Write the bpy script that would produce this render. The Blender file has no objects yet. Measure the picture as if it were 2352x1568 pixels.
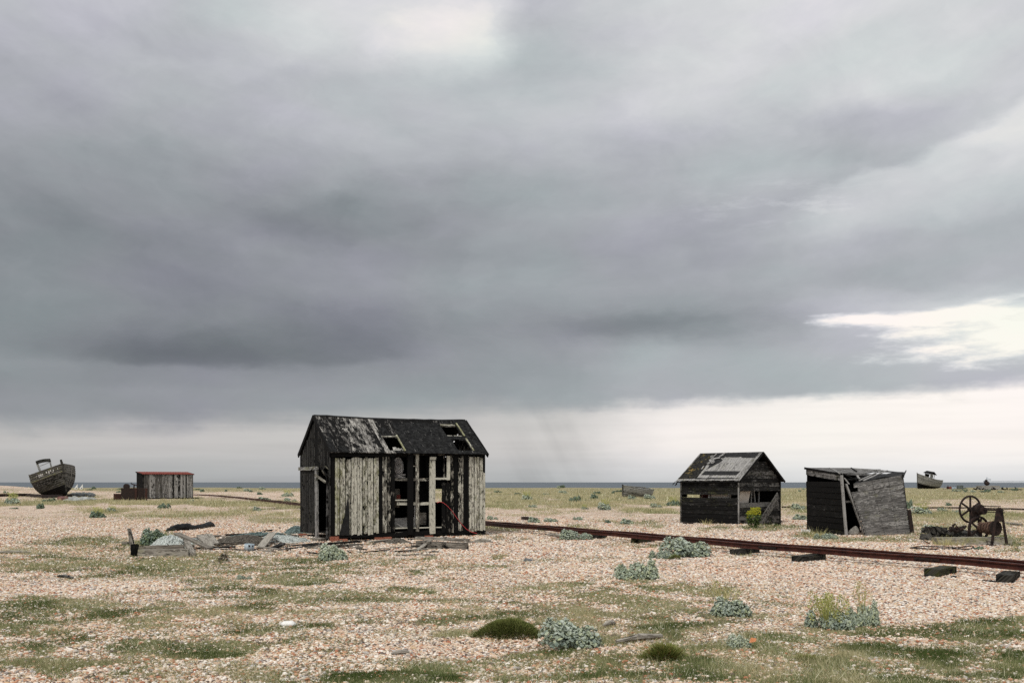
import bpy, math, random
import numpy as np
from mathutils import Vector, Matrix
R = math.radians
rng = random.Random(7)
NR = np.random.RandomState(11)
S = bpy.context.scene
COL = S.collection

# ------------------------------------------------------------------ measures
F, CX, H0, EYE = 2287.0, 1176.0, 1107.0, 1.65      # lens in photo units, centre, horizon, eye height

def hsh(ix, iy, seed):
    h = (ix.astype(np.int64) * 374761393 + iy.astype(np.int64) * 668265263 + seed * 144665) & 0xffffffff
    h = ((h ^ (h >> 13)) * 1274126177) & 0xffffffff
    return ((h ^ (h >> 16)) & 0xffff) / 65535.0

def vnoise(x, y, seed=0):
    x = np.asarray(x, float); y = np.asarray(y, float)
    ix = np.floor(x); iy = np.floor(y)
    fx = x - ix; fy = y - iy
    fx = fx * fx * (3 - 2 * fx); fy = fy * fy * (3 - 2 * fy)
    a = hsh(ix, iy, seed); b = hsh(ix + 1, iy, seed); c = hsh(ix, iy + 1, seed); d = hsh(ix + 1, iy + 1, seed)
    return (a * (1 - fx) + b * fx) * (1 - fy) + (c * (1 - fx) + d * fx) * fy

def fbm(x, y, oct=4, seed=0):
    s = 0; a = .5; t = 0
    for i in range(oct):
        s = s + a * vnoise(np.asarray(x) * 2 ** i, np.asarray(y) * 2 ** i, seed + i * 17); t += a; a *= .5
    return s / t

def gz(x, y):
    """height of the shingle"""
    x = np.asarray(x, float); y = np.asarray(y, float)
    z = .10 * (fbm(x / 4.5 + 31, y / 4.5 + 7, 2, 3) - .5)
    z = z + .035 * (fbm(x / .9 + 3, y / .9 + 9, 2, 5) - .5)
    z = z + .16 * (fbm(x / 22 + 5, y / 22 + 1, 2, 9) - .5) * np.clip((y - 40) / 40, 0, 1)
    z = z + 1.25 * np.exp(-(((x + 74) / 10) ** 2 + ((y - 138) / 16) ** 2))
    z = z - .28 * np.exp(-(((x - 10.7) / .8) ** 2 + ((y - 39.2) / 1.3) ** 2))
    z = z + .35 * (fbm(x / 30 + 77, y / 30, 3, 21) - .45) * np.clip((y - 170) / 90, 0, 1)
    z = np.where(y > 288, z - 3.5 * np.clip((y - 288) / 25, 0, 1), z)
    return z

def gz1(x, y): return float(gz(x, y))

def at(X, Y, lift=0.0):
    """point on the ground seen at photo position X, Y"""
    k = (Y - H0) / F; z = 0.0
    for _ in range(12):
        d = (EYE - z) / k
        x = (X - CX) / F * d
        z = gz1(x, d)
    return Vector((x, d, z + lift))

def pt(X, Y, d):
    return Vector(((X - CX) / F * d, d, EYE - (Y - H0) / F * d))

def on_plane(X, Y, o, n):
    r = Vector(((X - CX) / F, 1.0, -(Y - H0) / F)); c = Vector((0, 0, EYE))
    return c + r * ((o - c).dot(n) / r.dot(n))

# ------------------------------------------------------------------ objects
def prop(o, label=None, cat=None, group=None, kind=None):
    if label: o['label'] = label
    if cat: o['category'] = cat
    if group: o['group'] = group
    if kind: o['kind'] = kind
    return o

def thing(name, label, cat, loc=(0, 0, 0), rot=(0, 0, 0), group=None):
    o = bpy.data.objects.new(name, None); COL.objects.link(o)
    o.location = loc; o.rotation_euler = rot; o.empty_display_size = .2
    return prop(o, label, cat, group)

def copy_tree(o, parent=None):
    c = o.copy(); COL.objects.link(c)
    if parent: c.parent = parent
    for ch in [k for k in bpy.data.objects if k.parent == o]:
        copy_tree(ch, c)
    return c

class MB:
    """collects shapes with board coordinates and tones, builds one mesh"""
    def __init__(s): s.v = []; s.f = []; s.bc = []; s.tn = []
    def add(s, vs, fs, bcs=None, tone=(.5, 0, 0, 1)):
        n = len(s.v); s.v += [tuple(p) for p in vs]
        s.f += [tuple(i + n for i in q) for q in fs]
        s.bc += bcs if bcs else [tuple(p) for p in vs]
        s.tn += [tone] * len(vs) if not isinstance(tone, list) else tone
        return s
    def board(s, a, b, wd, w, nd, t, tone=(.5, 0, 0, 1), seg=3, warp=.004, rag=0.0, w1=None):
        """a plank from a to b, w wide along wd, t thick along nd"""
        a = Vector(a); b = Vector(b); wd = Vector(wd).normalized(); nd = Vector(nd).normalized()
        L = (b - a).length; r = rng.random() * 50; vs = []; bcs = []; fs = []
        w1 = w if w1 is None else w1
        e = [[rng.uniform(0, rag) for _ in range(2)] for _ in range(2)]
        ld = (b - a).normalized()
        off = (0, 0)
        for i in range(seg + 1):
            k = i / seg; c = a.lerp(b, k)
            ww = w + (w1 - w) * k
            off = (rng.uniform(-warp, warp), rng.uniform(-warp, warp))
            for (sx, sy) in ((-1, -1), (1, -1), (1, 1), (-1, 1)):
                p = c + wd * (sx * ww / 2 + off[0]) + nd * (sy * t / 2 + off[1])
                if i == 0: p = p + ld * e[0][0 if sx < 0 else 1]
                if i == seg: p = p - ld * e[1][0 if sx < 0 else 1]
                vs.append(p); bcs.append((k * L, sx * ww / 2 + sy * t / 2, r))
        for i in range(seg):
            o = i * 4
            for q in range(4):
                fs.append((o + q, o + (q + 1) % 4, o + 4 + (q + 1) % 4, o + 4 + q))
        fs.append((3, 2, 1, 0)); o = seg * 4; fs.append((o, o + 1, o + 2, o + 3))
        return s.add(vs, fs, bcs, tone)
    def box(s, c, size, rot=(0, 0, 0), tone=(.5, 0, 0, 1), jit=0.0):
        m = Matrix.Rotation(rot[2], 3, 'Z') @ Matrix.Rotation(rot[1], 3, 'Y') @ Matrix.Rotation(rot[0], 3, 'X')
        vs = []; bcs = []; r = rng.random() * 50
        ax = max(range(3), key=lambda i: size[i])
        for i in range(8):
            l = Vector(((i & 1) - .5, ((i >> 1) & 1) - .5, ((i >> 2) & 1) - .5))
            l = Vector((l.x * size[0], l.y * size[1], l.z * size[2]))
            o = [l[k] for k in range(3) if k != ax]
            vs.append(Vector(c) + m @ (l + Vector([rng.uniform(-jit, jit) for _ in range(3)])))
            bcs.append((l[ax], o[0] + o[1], r))
        fs = [(0, 2, 3, 1), (4, 5, 7, 6), (0, 1, 5, 4), (2, 6, 7, 3), (0, 4, 6, 2), (1, 3, 7, 5)]
        return s.add(vs, fs, bcs, tone)
    def tube(s, pts, rad, sides=6, tone=(.5, 0, 0, 1), closed=False, soft=False):
        pts = [Vector(p) for p in pts]
        if soft:
            for _ in range(2): pts = [pts[0]] + [q for a, b in zip(pts, pts[1:]) for q in (a.lerp(b, .25), a.lerp(b, .75))] + [pts[-1]]
        n = len(pts); vs = []; bcs = []; fs = []; L = 0; r0 = rng.random() * 50
        for i, p in enumerate(pts):
            if closed: d = pts[(i + 1) % n] - pts[i - 1]
            else: d = pts[min(i + 1, n - 1)] - pts[max(i - 1, 0)]
            if d.length < 1e-9: d = Vector((1, 0, 0))
            d.normalize()
            up = Vector((0, 0, 1)) if abs(d.z) < .9 else Vector((0, 1, 0))
            u = d.cross(up).normalized(); w = u.cross(d)
            rr = rad[i] if isinstance(rad, (list, tuple)) else rad
            if i: L += (pts[i] - pts[i - 1]).length
            for q in range(sides):
                a = 2 * math.pi * (q + .5) / sides
                vs.append(p + u * math.cos(a) * rr + w * math.sin(a) * rr); bcs.append((L, q / sides * .1, r0))
        m = n if closed else n - 1
        for i in range(m):
            j = (i + 1) % n
            for q in range(sides):
                fs.append((i * sides + q, i * sides + (q + 1) % sides, j * sides + (q + 1) % sides, j * sides + q))
        if not closed:
            fs.append(tuple(range(sides))[::-1]); fs.append(tuple(range((n - 1) * sides, n * sides)))
        return s.add(vs, fs, bcs, tone)
    def poly(s, pts, nd, t, tone=(.5, 0, 0, 1)):
        """a slab: outline pts pushed by t along nd"""
        pts = [Vector(p) for p in pts]; nd = Vector(nd).normalized() * t; n = len(pts); r = rng.random() * 50
        vs = pts + [p + nd for p in pts]
        d = (pts[1] - pts[0]).normalized(); e = nd.cross(d).normalized()
        bcs = [((p - pts[0]).dot(d), (p - pts[0]).dot(e), r) for p in vs]
        fs = [tuple(range(n))[::-1], tuple(range(n, 2 * n))] + [(i, (i + 1) % n, n + (i + 1) % n, n + i) for i in range(n)]
        return s.add(vs, fs, bcs, tone)
    def lathe(s, prof, c=(0, 0, 0), sides=16, tone=(.5, 0, 0, 1), m=None, caps=True):
        vs = []; bcs = []; fs = []; n = len(prof); r0 = rng.random() * 50
        m = m or Matrix.Identity(3)
        for (r, z) in prof:
            for q in range(sides):
                a = 2 * math.pi * q / sides
                vs.append(Vector(c) + m @ Vector((r * math.cos(a), r * math.sin(a), z))); bcs.append((z, q / sides * .5, r0))
        for i in range(n - 1):
            for q in range(sides):
                fs.append((i * sides + q, i * sides + (q + 1) % sides, (i + 1) * sides + (q + 1) % sides, (i + 1) * sides + q))
        if caps:
            fs.append(tuple(range(sides))[::-1]); fs.append(tuple(range((n - 1) * sides, n * sides)))
        return s.add(vs, fs, bcs, tone)
    def shift(s, o):
        o = Vector(o); s.v = [tuple(Vector(p) - o) for p in s.v]; return s
    def build(s, name, mat, parent=None, smooth=False, fix=True):
        me = bpy.data.meshes.new(name)
        me.from_pydata(s.v, [], s.f)
        a = me.attributes.new('bc', 'FLOAT_VECTOR', 'POINT'); a.data.foreach_set('vector', np.array(s.bc, 'f').ravel())
        a = me.attributes.new('tone', 'FLOAT_COLOR', 'POINT'); a.data.foreach_set('color', np.array(s.tn, 'f').ravel())
        if smooth: me.polygons.foreach_set('use_smooth', [True] * len(me.polygons))
        me.materials.append(mat); me.update()
        o = bpy.data.objects.new(name, me); COL.objects.link(o)
        if parent: o.parent = parent
        return o

def fast_mesh(name, verts, tris, mat, tone=None, smooth=False, bc=None):
    """big meshes from numpy arrays; tris (n,k)"""
    me = bpy.data.meshes.new(name); k = tris.shape[1]; n = len(tris)
    me.vertices.add(len(verts)); me.vertices.foreach_set('co', verts.astype('f').ravel())
    me.loops.add(n * k); me.loops.foreach_set('vertex_index', tris.astype('i').ravel())
    me.polygons.add(n); me.polygons.foreach_set('loop_start', np.arange(0, n * k, k, dtype='i'))
    if smooth: me.polygons.foreach_set('use_smooth', np.ones(n, bool))
    if tone is not None:
        a = me.attributes.new('tone', 'FLOAT_COLOR', 'POINT'); a.data.foreach_set('color', tone.astype('f').ravel())
    me.materials.append(mat); me.update(); me.validate()
    o = bpy.data.objects.new(name, me); COL.objects.link(o)
    return o

# ------------------------------------------------------------------ node helper
class NT:
    def __init__(s, tree): s.t = tree; tree.nodes.clear()
    def n(s, typ, props=None, **ins):
        nd = s.t.nodes.new(typ)
        for k, v in (props or {}).items(): setattr(nd, k, v)
        for k, v in ins.items():
            key = int(k[1:]) if k[0] == '_' and k[1:].isdigit() else k.replace('_', ' ')
            s.put(nd.inputs[key], v)
        return nd
    def put(s, sock, v):
        if hasattr(v, 'is_output') or isinstance(v, bpy.types.NodeSocket): s.t.links.new(v, sock)
        elif hasattr(v, 'outputs'): s.t.links.new(v.outputs[0], sock)
        else:
            if isinstance(v, (tuple, list)) and sock.type == 'RGBA' and len(v) == 3: v = (*v, 1)
            sock.default_value = v
    def m(s, op, a, b=0.0, c=0.0, clamp=False):
        nd = s.t.nodes.new('ShaderNodeMath'); nd.operation = op; nd.use_clamp = clamp
        for i, v in enumerate((a, b, c)): s.put(nd.inputs[i], v)
        return nd.outputs[0]
    def vm(s, op, a, b=(0, 0, 0)):
        nd = s.t.nodes.new('ShaderNodeVectorMath'); nd.operation = op
        s.put(nd.inputs[0], a); s.put(nd.inputs[1], b)
        if op == 'SCALE': nd.inputs['Scale'].default_value = 1.6
        return nd.outputs[0]
    def mix(s, f, a, b, typ='MIX'):
        nd = s.t.nodes.new('ShaderNodeMix'); nd.data_type = 'RGBA'; nd.blend_type = typ
        s.put(nd.inputs[0], f); s.put(nd.inputs[6], a); s.put(nd.inputs[7], b)
        return nd.outputs[2]
    def mapr(s, v, a, b, c=0.0, d=1.0, smooth=True):
        nd = s.t.nodes.new('ShaderNodeMapRange'); nd.interpolation_type = 'SMOOTHSTEP' if smooth else 'LINEAR'
        for i, q in enumerate((v, a, b, c, d)): s.put(nd.inputs[i], q)
        return nd.outputs[0]
    def noise(s, vec, scale=1.0, detail=3.0, rough=.55, dim='3D'):
        nd = s.t.nodes.new('ShaderNodeTexNoise'); nd.noise_dimensions = dim
        s.put(nd.inputs['Vector'], vec); nd.inputs['Scale'].default_value = scale
        nd.inputs['Detail'].default_value = detail; nd.inputs['Roughness'].default_value = rough
        return nd
    def ramp(s, v, stops, interp='LINEAR'):
        nd = s.t.nodes.new('ShaderNodeValToRGB'); cr = nd.color_ramp; cr.interpolation = interp
        while len(cr.elements) > 1: cr.elements.remove(cr.elements[-1])
        cr.elements[0].position = stops[0][0]; cr.elements[0].color = (*stops[0][1], 1)
        for p, c in stops[1:]:
            e = cr.elements.new(p); e.color = (*c, 1)
        s.put(nd.inputs[0], v)
        return nd.outputs[0]
    def curve(s, v, pts):
        nd = s.t.nodes.new('ShaderNodeFloatCurve'); c = nd.mapping.curves[0]
        pts = sorted(pts)
        c.points[0].location = pts[0]; c.points[1].location = pts[-1]
        for p in pts[1:-1]: c.points.new(*p)
        for p in c.points: p.handle_type = 'AUTO_CLAMPED'
        nd.mapping.extend = 'HORIZONTAL'; nd.mapping.update()
        s.put(nd.inputs['Value'], v)
        return nd.outputs[0]

def material(name):
    m = bpy.data.materials.new(name); m.use_nodes = True
    return m, NT(m.node_tree)

def finish(nt, col, rough=.85, bump=None, bstr=.3, bdist=.01, spec=.25, metal=0.0, extra=None):
    p = nt.n('ShaderNodeBsdfPrincipled')
    nt.put(p.inputs['Base Color'], col); nt.put(p.inputs['Roughness'], rough)
    nt.put(p.inputs['Specular IOR Level'], spec); nt.put(p.inputs['Metallic'], metal)
    if bump is not None:
        b = nt.n('ShaderNodeBump'); b.inputs['Strength'].default_value = bstr; b.inputs['Distance'].default_value = bdist
        nt.put(b.inputs['Height'], bump); nt.put(p.inputs['Normal'], b.outputs[0])
    o = nt.n('ShaderNodeOutputMaterial'); nt.put(o.inputs[0], p.outputs[0])
    return p

def wood_mat(name, dark, light, paint, char=(.0065, .0062, .006), lichen=(.23, .235, .09), gx=3.0, gy=55.0, rough=.85):
    m, t = material(name)
    bc = t.n('ShaderNodeAttribute', {'attribute_name': 'bc'}).outputs['Vector']
    tn = t.n('ShaderNodeAttribute', {'attribute_name': 'tone'})
    sp = t.n('ShaderNodeSeparateColor', _0=tn.outputs['Color'])
    n1 = t.noise(t.vm('MULTIPLY', bc, (gx, gy, 37)), 1, 4, .6).outputs[0]
    n2 = t.noise(t.vm('MULTIPLY', bc, (1.6, 9, 31)), 1, 5, .6).outputs[0]
    n3 = t.noise(t.vm('MULTIPLY', bc, (9, 34, 23)), 1, 3, .6).outputs[0]
    n4 = t.noise(t.vm('MULTIPLY', bc, (3.1, 5, 17)), 1, 4, .6).outputs[0]
    g = t.mapr(n1, .34, .66)
    wood = t.mix(g, dark, light)
    k = t.m('MULTIPLY_ADD', t.m('ADD', t.m('MULTIPLY', n2, .42), t.m('MULTIPLY', n3, .58)), 2.7, -.85)
    k = t.m('ADD', k, sp.outputs[0])
    pm = t.mapr(k, .88, 1.08)
    pc = t.mix(t.mapr(n1, .3, .7, .0, .55), paint, tuple(c * .45 for c in paint))
    c1 = t.mix(pm, wood, pc)
    lm = t.m('MULTIPLY', t.mapr(t.m('ADD', n4, t.m('MULTIPLY', sp.outputs[1], .55)), .55, .95), .8)
    c2 = t.mix(lm, c1, lichen)
    q = t.m('ADD', t.m('MULTIPLY_ADD', t.m('ADD', t.m('MULTIPLY', n4, .55), t.m('MULTIPLY', n3, .45)), 2.2, -.6), sp.outputs[2])
    cm = t.mapr(q, .86, 1.02)
    c3 = t.mix(cm, c2, char)
    # knots and nail holes
    vo = t.n('ShaderNodeTexVoronoi', Vector=t.vm('MULTIPLY', bc, (5, 14, 29)), Scale=1.0)
    kn = t.mapr(vo.outputs['Distance'], .08, .22, 1, 0)
    c4 = t.mix(t.m('MULTIPLY', kn, .75), c3, tuple(.4 * c for c in dark))
    finish(t, c4, rough, t.m('ADD', n1, t.m('MULTIPLY', pm, .4)), .6, .006, .1)
    return m

def rust_mat(name, a, b, c, sc=9.0, rough=.8):
    m, t = material(name)
    p = t.n('ShaderNodeTexCoord').outputs['Object']
    n1 = t.noise(p, sc, 5, .65).outputs[0]; n2 = t.noise(p, sc * 5, 3, .6).outputs[0]
    col = t.ramp(t.m('ADD', t.m('MULTIPLY', n1, .7), t.m('MULTIPLY', n2, .3)), [(.35, a), (.5, b), (.66, c)])
    finish(t, col, rough, n2, .4, .004, .3)
    return m

def flat_mat(name, a, b, sc=12.0, rough=.85, bump=.3, spec=.25):
    """a colour that varies between a and b"""
    m, t = material(name)
    p = t.n('ShaderNodeTexCoord').outputs['Object']
    n1 = t.noise(p, sc, 5, .65).outputs[0]
    finish(t, t.mix(t.mapr(n1, .32, .68), a, b), rough, n1, bump, .006, spec)
    return m

def leaf_mat(name, a, b, c=None, rough=.6, trans=.18, spec=.3, d=None):
    """leaves: tone r runs from a to b, tone g adds c"""
    m, t = material(name)
    tn = t.n('ShaderNodeAttribute', {'attribute_name': 'tone'})
    sp = t.n('ShaderNodeSeparateColor', _0=tn.outputs['Color'])
    col = t.mix(sp.outputs[0], a, b)
    if d: col = t.mix(sp.outputs[2], col, d)
    if c: col = t.mix(sp.outputs[1], col, c)
    p = t.n('ShaderNodeBsdfPrincipled'); t.put(p.inputs['Base Color'], col); p.inputs['Roughness'].default_value = rough
    p.inputs['Specular IOR Level'].default_value = spec
    tr = t.n('ShaderNodeBsdfTranslucent'); t.put(tr.inputs[0], col)
    mx = t.n('ShaderNodeMixShader', _0=trans); t.put(mx.inputs[1], p.outputs[0]); t.put(mx.inputs[2], tr.outputs[0])
    o = t.n('ShaderNodeOutputMaterial'); t.put(o.inputs[0], mx.outputs[0])
    return m
# ------------------------------------------------------------------ camera
cam = bpy.data.cameras.new('camera'); co = bpy.data.objects.new('camera', cam); COL.objects.link(co)
cam.sensor_width = 36.0; cam.lens = F / 2352 * 36.0
cam.shift_y = (H0 - 784.0) / 2352.0
cam.clip_start = .1; cam.clip_end = 90000
co.location = (0, 0, EYE); co.rotation_euler = (R(90), 0, 0)
S.camera = co
S.cycles.use_denoising = False
S.view_settings.view_transform = 'Standard'; S.view_settings.look = 'None'
S.view_settings.exposure = EXPOSURE = 0.0; S.view_settings.gamma = 1.0

# ------------------------------------------------------------------ light
SUN_EL, SUN_AZ = 52.0, 205.0         # azimuth clockwise from +Y
sun = bpy.data.lights.new('sun', 'SUN'); sun.energy = 2.4; sun.angle = R(14); sun.color = (1, .96, .9)
so = bpy.data.objects.new('sun', sun); COL.objects.link(so)
sd = Vector((math.sin(R(SUN_AZ)) * math.cos(R(SUN_EL)), math.cos(R(SUN_AZ)) * math.cos(R(SUN_EL)), math.sin(R(SUN_EL))))
so.rotation_euler = sd.to_track_quat('Z', 'Y').to_euler(); so.location = (0, 0, 30)

# ------------------------------------------------------------------ sky
W = bpy.data.worlds.new('World'); S.world = W; W.use_nodes = True
t = NT(W.node_tree)
D = t.n('ShaderNodeTexCoord').outputs['Generated']
xyz = t.n('ShaderNodeSeparateXYZ', _0=D)
X_, Y_, Z_ = xyz.outputs
az0 = t.m('ARCTAN2', X_, t.m('ABSOLUTE', Y_))
el0 = t.m('ARCSINE', Z_)
def azel(X, Y):
    a = math.atan((X - CX) / F); return a, math.atan((H0 - Y) / F * math.cos(a))
# clouds bend the layout: broad slow warp, then ragged fine warp
sv = t.vm('MULTIPLY', D, (1, 1, 2.6))
w1 = t.n('ShaderNodeSeparateColor', _0=t.noise(sv, 3.2, 3, .5).outputs[1])
w2 = t.n('ShaderNodeSeparateColor', _0=t.noise(t.vm('MULTIPLY', D, (1, 1, 2.2)), 13, 5, .6).outputs[1])
upw = t.mapr(el0, .03, .2)
az = t.m('ADD', az0, t.m('ADD', t.m('MULTIPLY', t.m('SUBTRACT', w1.outputs[0], .5), .22), t.m('MULTIPLY', t.m('SUBTRACT', w2.outputs[0], .5), .07)))
elw = t.m('ADD', t.m('MULTIPLY', t.m('SUBTRACT', w1.outputs[1], .5), .05), t.m('MULTIPLY', t.m('SUBTRACT', w2.outputs[1], .5), .035))
el = t.m('ADD', el0, t.m('MULTIPLY', elw, t.m('MULTIPLY_ADD', upw, .85, .15)))
ESC = 1.0 / .62
e01 = t.m('MULTIPLY', el, ESC)
DECK = {
 0: [(0, 186), (100, 178), (200, 172), (300, 160), (400, 150), (500, 138), (564, 136), (650, 140), (700, 138), (780, 142), (835, 146), (880, 141), (930, 143), (965, 146)],
 390: [(0, 190), (100, 182), (150, 186), (200, 178), (300, 165), (400, 152), (500, 143), (600, 137), (650, 134), (700, 132), (750, 126), (790, 119), (822, 115), (850, 135), (880, 141), (900, 149), (940, 146), (965, 148)],
 780: [(0, 213), (100, 208), (170, 199), (205, 186), (300, 180), (350, 172), (400, 164), (450, 148), (505, 135), (564, 144), (650, 145), (700, 141), (740, 129), (780, 123), (820, 128), (850, 143), (880, 149), (930, 151)],
 1050: [(0, 214), (80, 219), (140, 210), (200, 190), (300, 185), (400, 168), (450, 157), (500, 150), (600, 152), (700, 146), (780, 140), (820, 143), (870, 149), (930, 154)],
 1200: [(0, 186), (60, 183), (120, 187), (200, 190), (250, 192), (300, 189), (400, 173), (450, 163), (500, 158), (600, 157), (700, 151), (780, 146), (850, 151), (900, 155), (930, 158)],
 1570: [(0, 214), (100, 206), (200, 208), (250, 204), (300, 196), (350, 184), (400, 178), (500, 166), (564, 161), (640, 162), (700, 155), (755, 141), (795, 156), (830, 168), (915, 170)],
 1960: [(0, 213), (100, 210), (200, 206), (250, 196), (300, 179), (360, 173), (400, 181), (450, 178), (500, 184), (580, 168), (640, 164), (690, 178), (720, 186), (760, 184), (800, 176), (850, 173), (905, 174)],
 2352: [(0, 208), (100, 206), (200, 204), (260, 200), (300, 205), (350, 195), (450, 188), (520, 176), (564, 178), (640, 176), (690, 200), (740, 222), (790, 215), (840, 182), (885, 176)],
}
BAND = {
 0: [(930, 185), (975, 190), (1020, 189), (1060, 178), (1107, 163)],
 390: [(930, 186), (975, 192), (1040, 190), (1070, 179), (1107, 168)],
 780: [(920, 180), (960, 186), (1000, 195), (1040, 190), (1080, 180), (1107, 171)],
 1200: [(920, 182), (960, 196), (1000, 200), (1040, 196), (1080, 186), (1107, 178)],
 1570: [(900, 232), (935, 236), (1000, 243), (1050, 232), (1080, 218), (1107, 206)],
 1960: [(890, 246), (960, 245), (1000, 246), (1060, 236), (1107, 216)],
 2352: [(870, 249), (960, 247), (1040, 244), (1080, 228), (1107, 216)],
}
def grid(tab, top=None):
    xs = sorted(tab); acc = None
    for i, X in enumerate(xs):
        pts = [(azel(X, Y)[1] * ESC, L / 255.0) for Y, L in tab[X]]
        if top: pts += [(.85, top), (1.0, top)]
        c = t.curve(e01, pts)
        a = azel(X, 500)[0]
        al = azel(xs[i - 1], 500)[0] if i else None
        ar = azel(xs[i + 1], 500)[0] if i < len(xs) - 1 else None
        if al is None: w = t.mapr(az, a, ar, 1, 0)
        elif ar is None: w = t.mapr(az, al, a, 0, 1)
        else: w = t.m('MULTIPLY', t.mapr(az, al, a, 0, 1), t.mapr(az, a, ar, 1, 0))
        k = t.m('MULTIPLY', c, w)
        acc = k if acc is None else t.m('ADD', acc, k)
    return acc
deck = grid(DECK, .80)
band = grid(BAND)
# streaky cloud texture, following the sweep of the deck
sweep = t.m('SUBTRACT', el0, t.m('MULTIPLY', t.m('MULTIPLY', az0, az0), t.m('MULTIPLY', el0, .9)))
cv = t.n('ShaderNodeCombineXYZ', X=t.m('MULTIPLY', az0, 5.0), Y=t.m('MULTIPLY', sweep, 17.0), Z=2.0)
f1 = t.noise(cv, 1.0, 6, .55).outputs[0]
cv2 = t.n('ShaderNodeCombineXYZ', X=t.m('MULTIPLY', az, 15.0), Y=t.m('MULTIPLY', el, 23.0), Z=7.0)
f2 = t.noise(cv2, 1.6, 7, .6).outputs[0]
amp = t.mapr(el0, .02, .3, .5, 1.0)
tex = t.m('ADD', t.m('MULTIPLY', t.m('SUBTRACT', f1, .5), .15), t.m('MULTIPLY', t.m('SUBTRACT', f2, .5), .075))
deck = t.m('ADD', t.m('MULTIPLY', deck, 1.025), t.m('MULTIPLY', tex, amp))
cv3 = t.n('ShaderNodeCombineXYZ', X=t.m('MULTIPLY', az0, 6.0), Y=t.m('MULTIPLY', el0, 85.0), Z=4.0)
f3 = t.noise(cv3, 1.0, 5, .55).outputs[0]
band = t.m('ADD', band, t.m('MULTIPLY', t.m('SUBTRACT', t.mapr(f3, .35, .7), .35), -.022))
# lower edge of the deck
EDGE = [(0, 966), (200, 968), (380, 972), (560, 962), (800, 948), (1000, 938), (1176, 936), (1400, 930), (1570, 922), (1760, 914), (1960, 903), (2150, 892), (2352, 881)]
a01 = lambda v: t.m('MULTIPLY_ADD', v, 1.0, .5)
edge = t.curve(a01(az0), [(azel(X, Y)[0] + .5, azel(X, Y)[1] * 5) for X, Y in EDGE])
edge = t.m('MULTIPLY', edge, .2)
rag = t.m('ADD', t.m('MULTIPLY', t.m('SUBTRACT', w2.outputs[1], .5), .030), t.m('MULTIPLY', t.m('SUBTRACT', f3, .5), .012))
soft = t.curve(a01(az0), [(.0, .5), (.25, .55), (.5, .5), (.6, .3), (1, .3)])
dd = t.m('ADD', t.m('SUBTRACT', el0, edge), rag)
em = t.mapr(t.m('DIVIDE', dd, soft), -.036, .028)
Ls = t.m('ADD', t.m('MULTIPLY', deck, em), t.m('MULTIPLY', band, t.m('SUBTRACT', 1.0, em)))
# dark base of the deck on the left with its crisp underside
def blob(X, Y, rx, ry, tilt=0.0, a=None, e=None):
    ca, ce = azel(X, Y); a = a or az; e = e or el
    da = t.m('SUBTRACT', a, ca); de = t.m('SUBTRACT', e, ce)
    c, s_ = math.cos(R(tilt)), math.sin(R(tilt))
    p = t.m('DIVIDE', t.m('ADD', t.m('MULTIPLY', da, c), t.m('MULTIPLY', de, s_)), rx / F)
    q = t.m('DIVIDE', t.m('SUBTRACT', t.m('MULTIPLY', de, c), t.m('MULTIPLY', da, s_)), ry / F)
    return t.m('POWER', .3679, t.m('ADD', t.m('MULTIPLY', p, p), t.m('MULTIPLY', q, q)))
under = t.mapr(t.m('SUBTRACT', el, t.m('MULTIPLY_ADD', az0, .03, azel(500, 838)[1] + .008)), -.004, .004)
Ls = t.m('SUBTRACT', Ls, t.m('MULTIPLY', t.m('MULTIPLY', blob(430, 806, 360, 36), under), .045))
Ls = t.m('SUBTRACT', Ls, t.m('MULTIPLY', blob(680, 510, 190, 46, -8), .02))
Ls = t.m('SUBTRACT', Ls, t.m('MULTIPLY', blob(1490, 755, 190, 30, 9), .045))
Ls = t.m('SUBTRACT', Ls, t.m('MULTIPLY', blob(1930, 285, 260, 40, 10), .012))
# bright shoulder top right, its upper side sharp
ln = t.m('SUBTRACT', t.m('SUBTRACT', el, .268), t.m('MULTIPLY', t.m('SUBTRACT', az0, azel(1960, 372)[0]), .30))
sh = t.m('MULTIPLY', t.mapr(ln, .018, .006), t.mapr(ln, -.09, .0))
sh = t.m('MULTIPLY', sh, t.mapr(az0, azel(1700, 400)[0], azel(1950, 400)[0]))
Ls = t.m('ADD', Ls, t.m('MULTIPLY', sh, .075))
# puff with a crisp right-hand rim, top centre
pf = t.m('ADD', blob(1000, 70, 150, 110, 0), t.m('MULTIPLY', t.m('SUBTRACT', f2, .5), .6))
Ls = t.m('ADD', Ls, t.m('MULTIPLY', t.mapr(pf, .35, .85), .022))
# torn bright opening on the right
fo = t.noise(t.n('ShaderNodeCombineXYZ', X=t.m('MULTIPLY', az0, 12.0), Y=t.m('MULTIPLY', el0, 50.0), Z=11.0), 1.0, 7, .62).outputs[0]
hole = t.m('ADD', blob(2360, 765, 330, 66, 2, az0, el0), blob(2070, 728, 210, 15, 0, az0, el0))
hole = t.m('ADD', hole, t.m('MULTIPLY', t.m('MULTIPLY', t.m('SUBTRACT', fo, .5), 2.4), t.mapr(hole, .02, .35)))
hm = t.mapr(hole, .30, 1.05)
Ls = t.m('ADD', t.m('MULTIPLY', Ls, t.m('SUBTRACT', 1.0, hm)), t.m('MULTIPLY', hm, .965))
Ls = t.m('ADD', Ls, t.m('MULTIPLY', blob(2330, 770, 420, 110, 3, az0, el0), .05))
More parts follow.
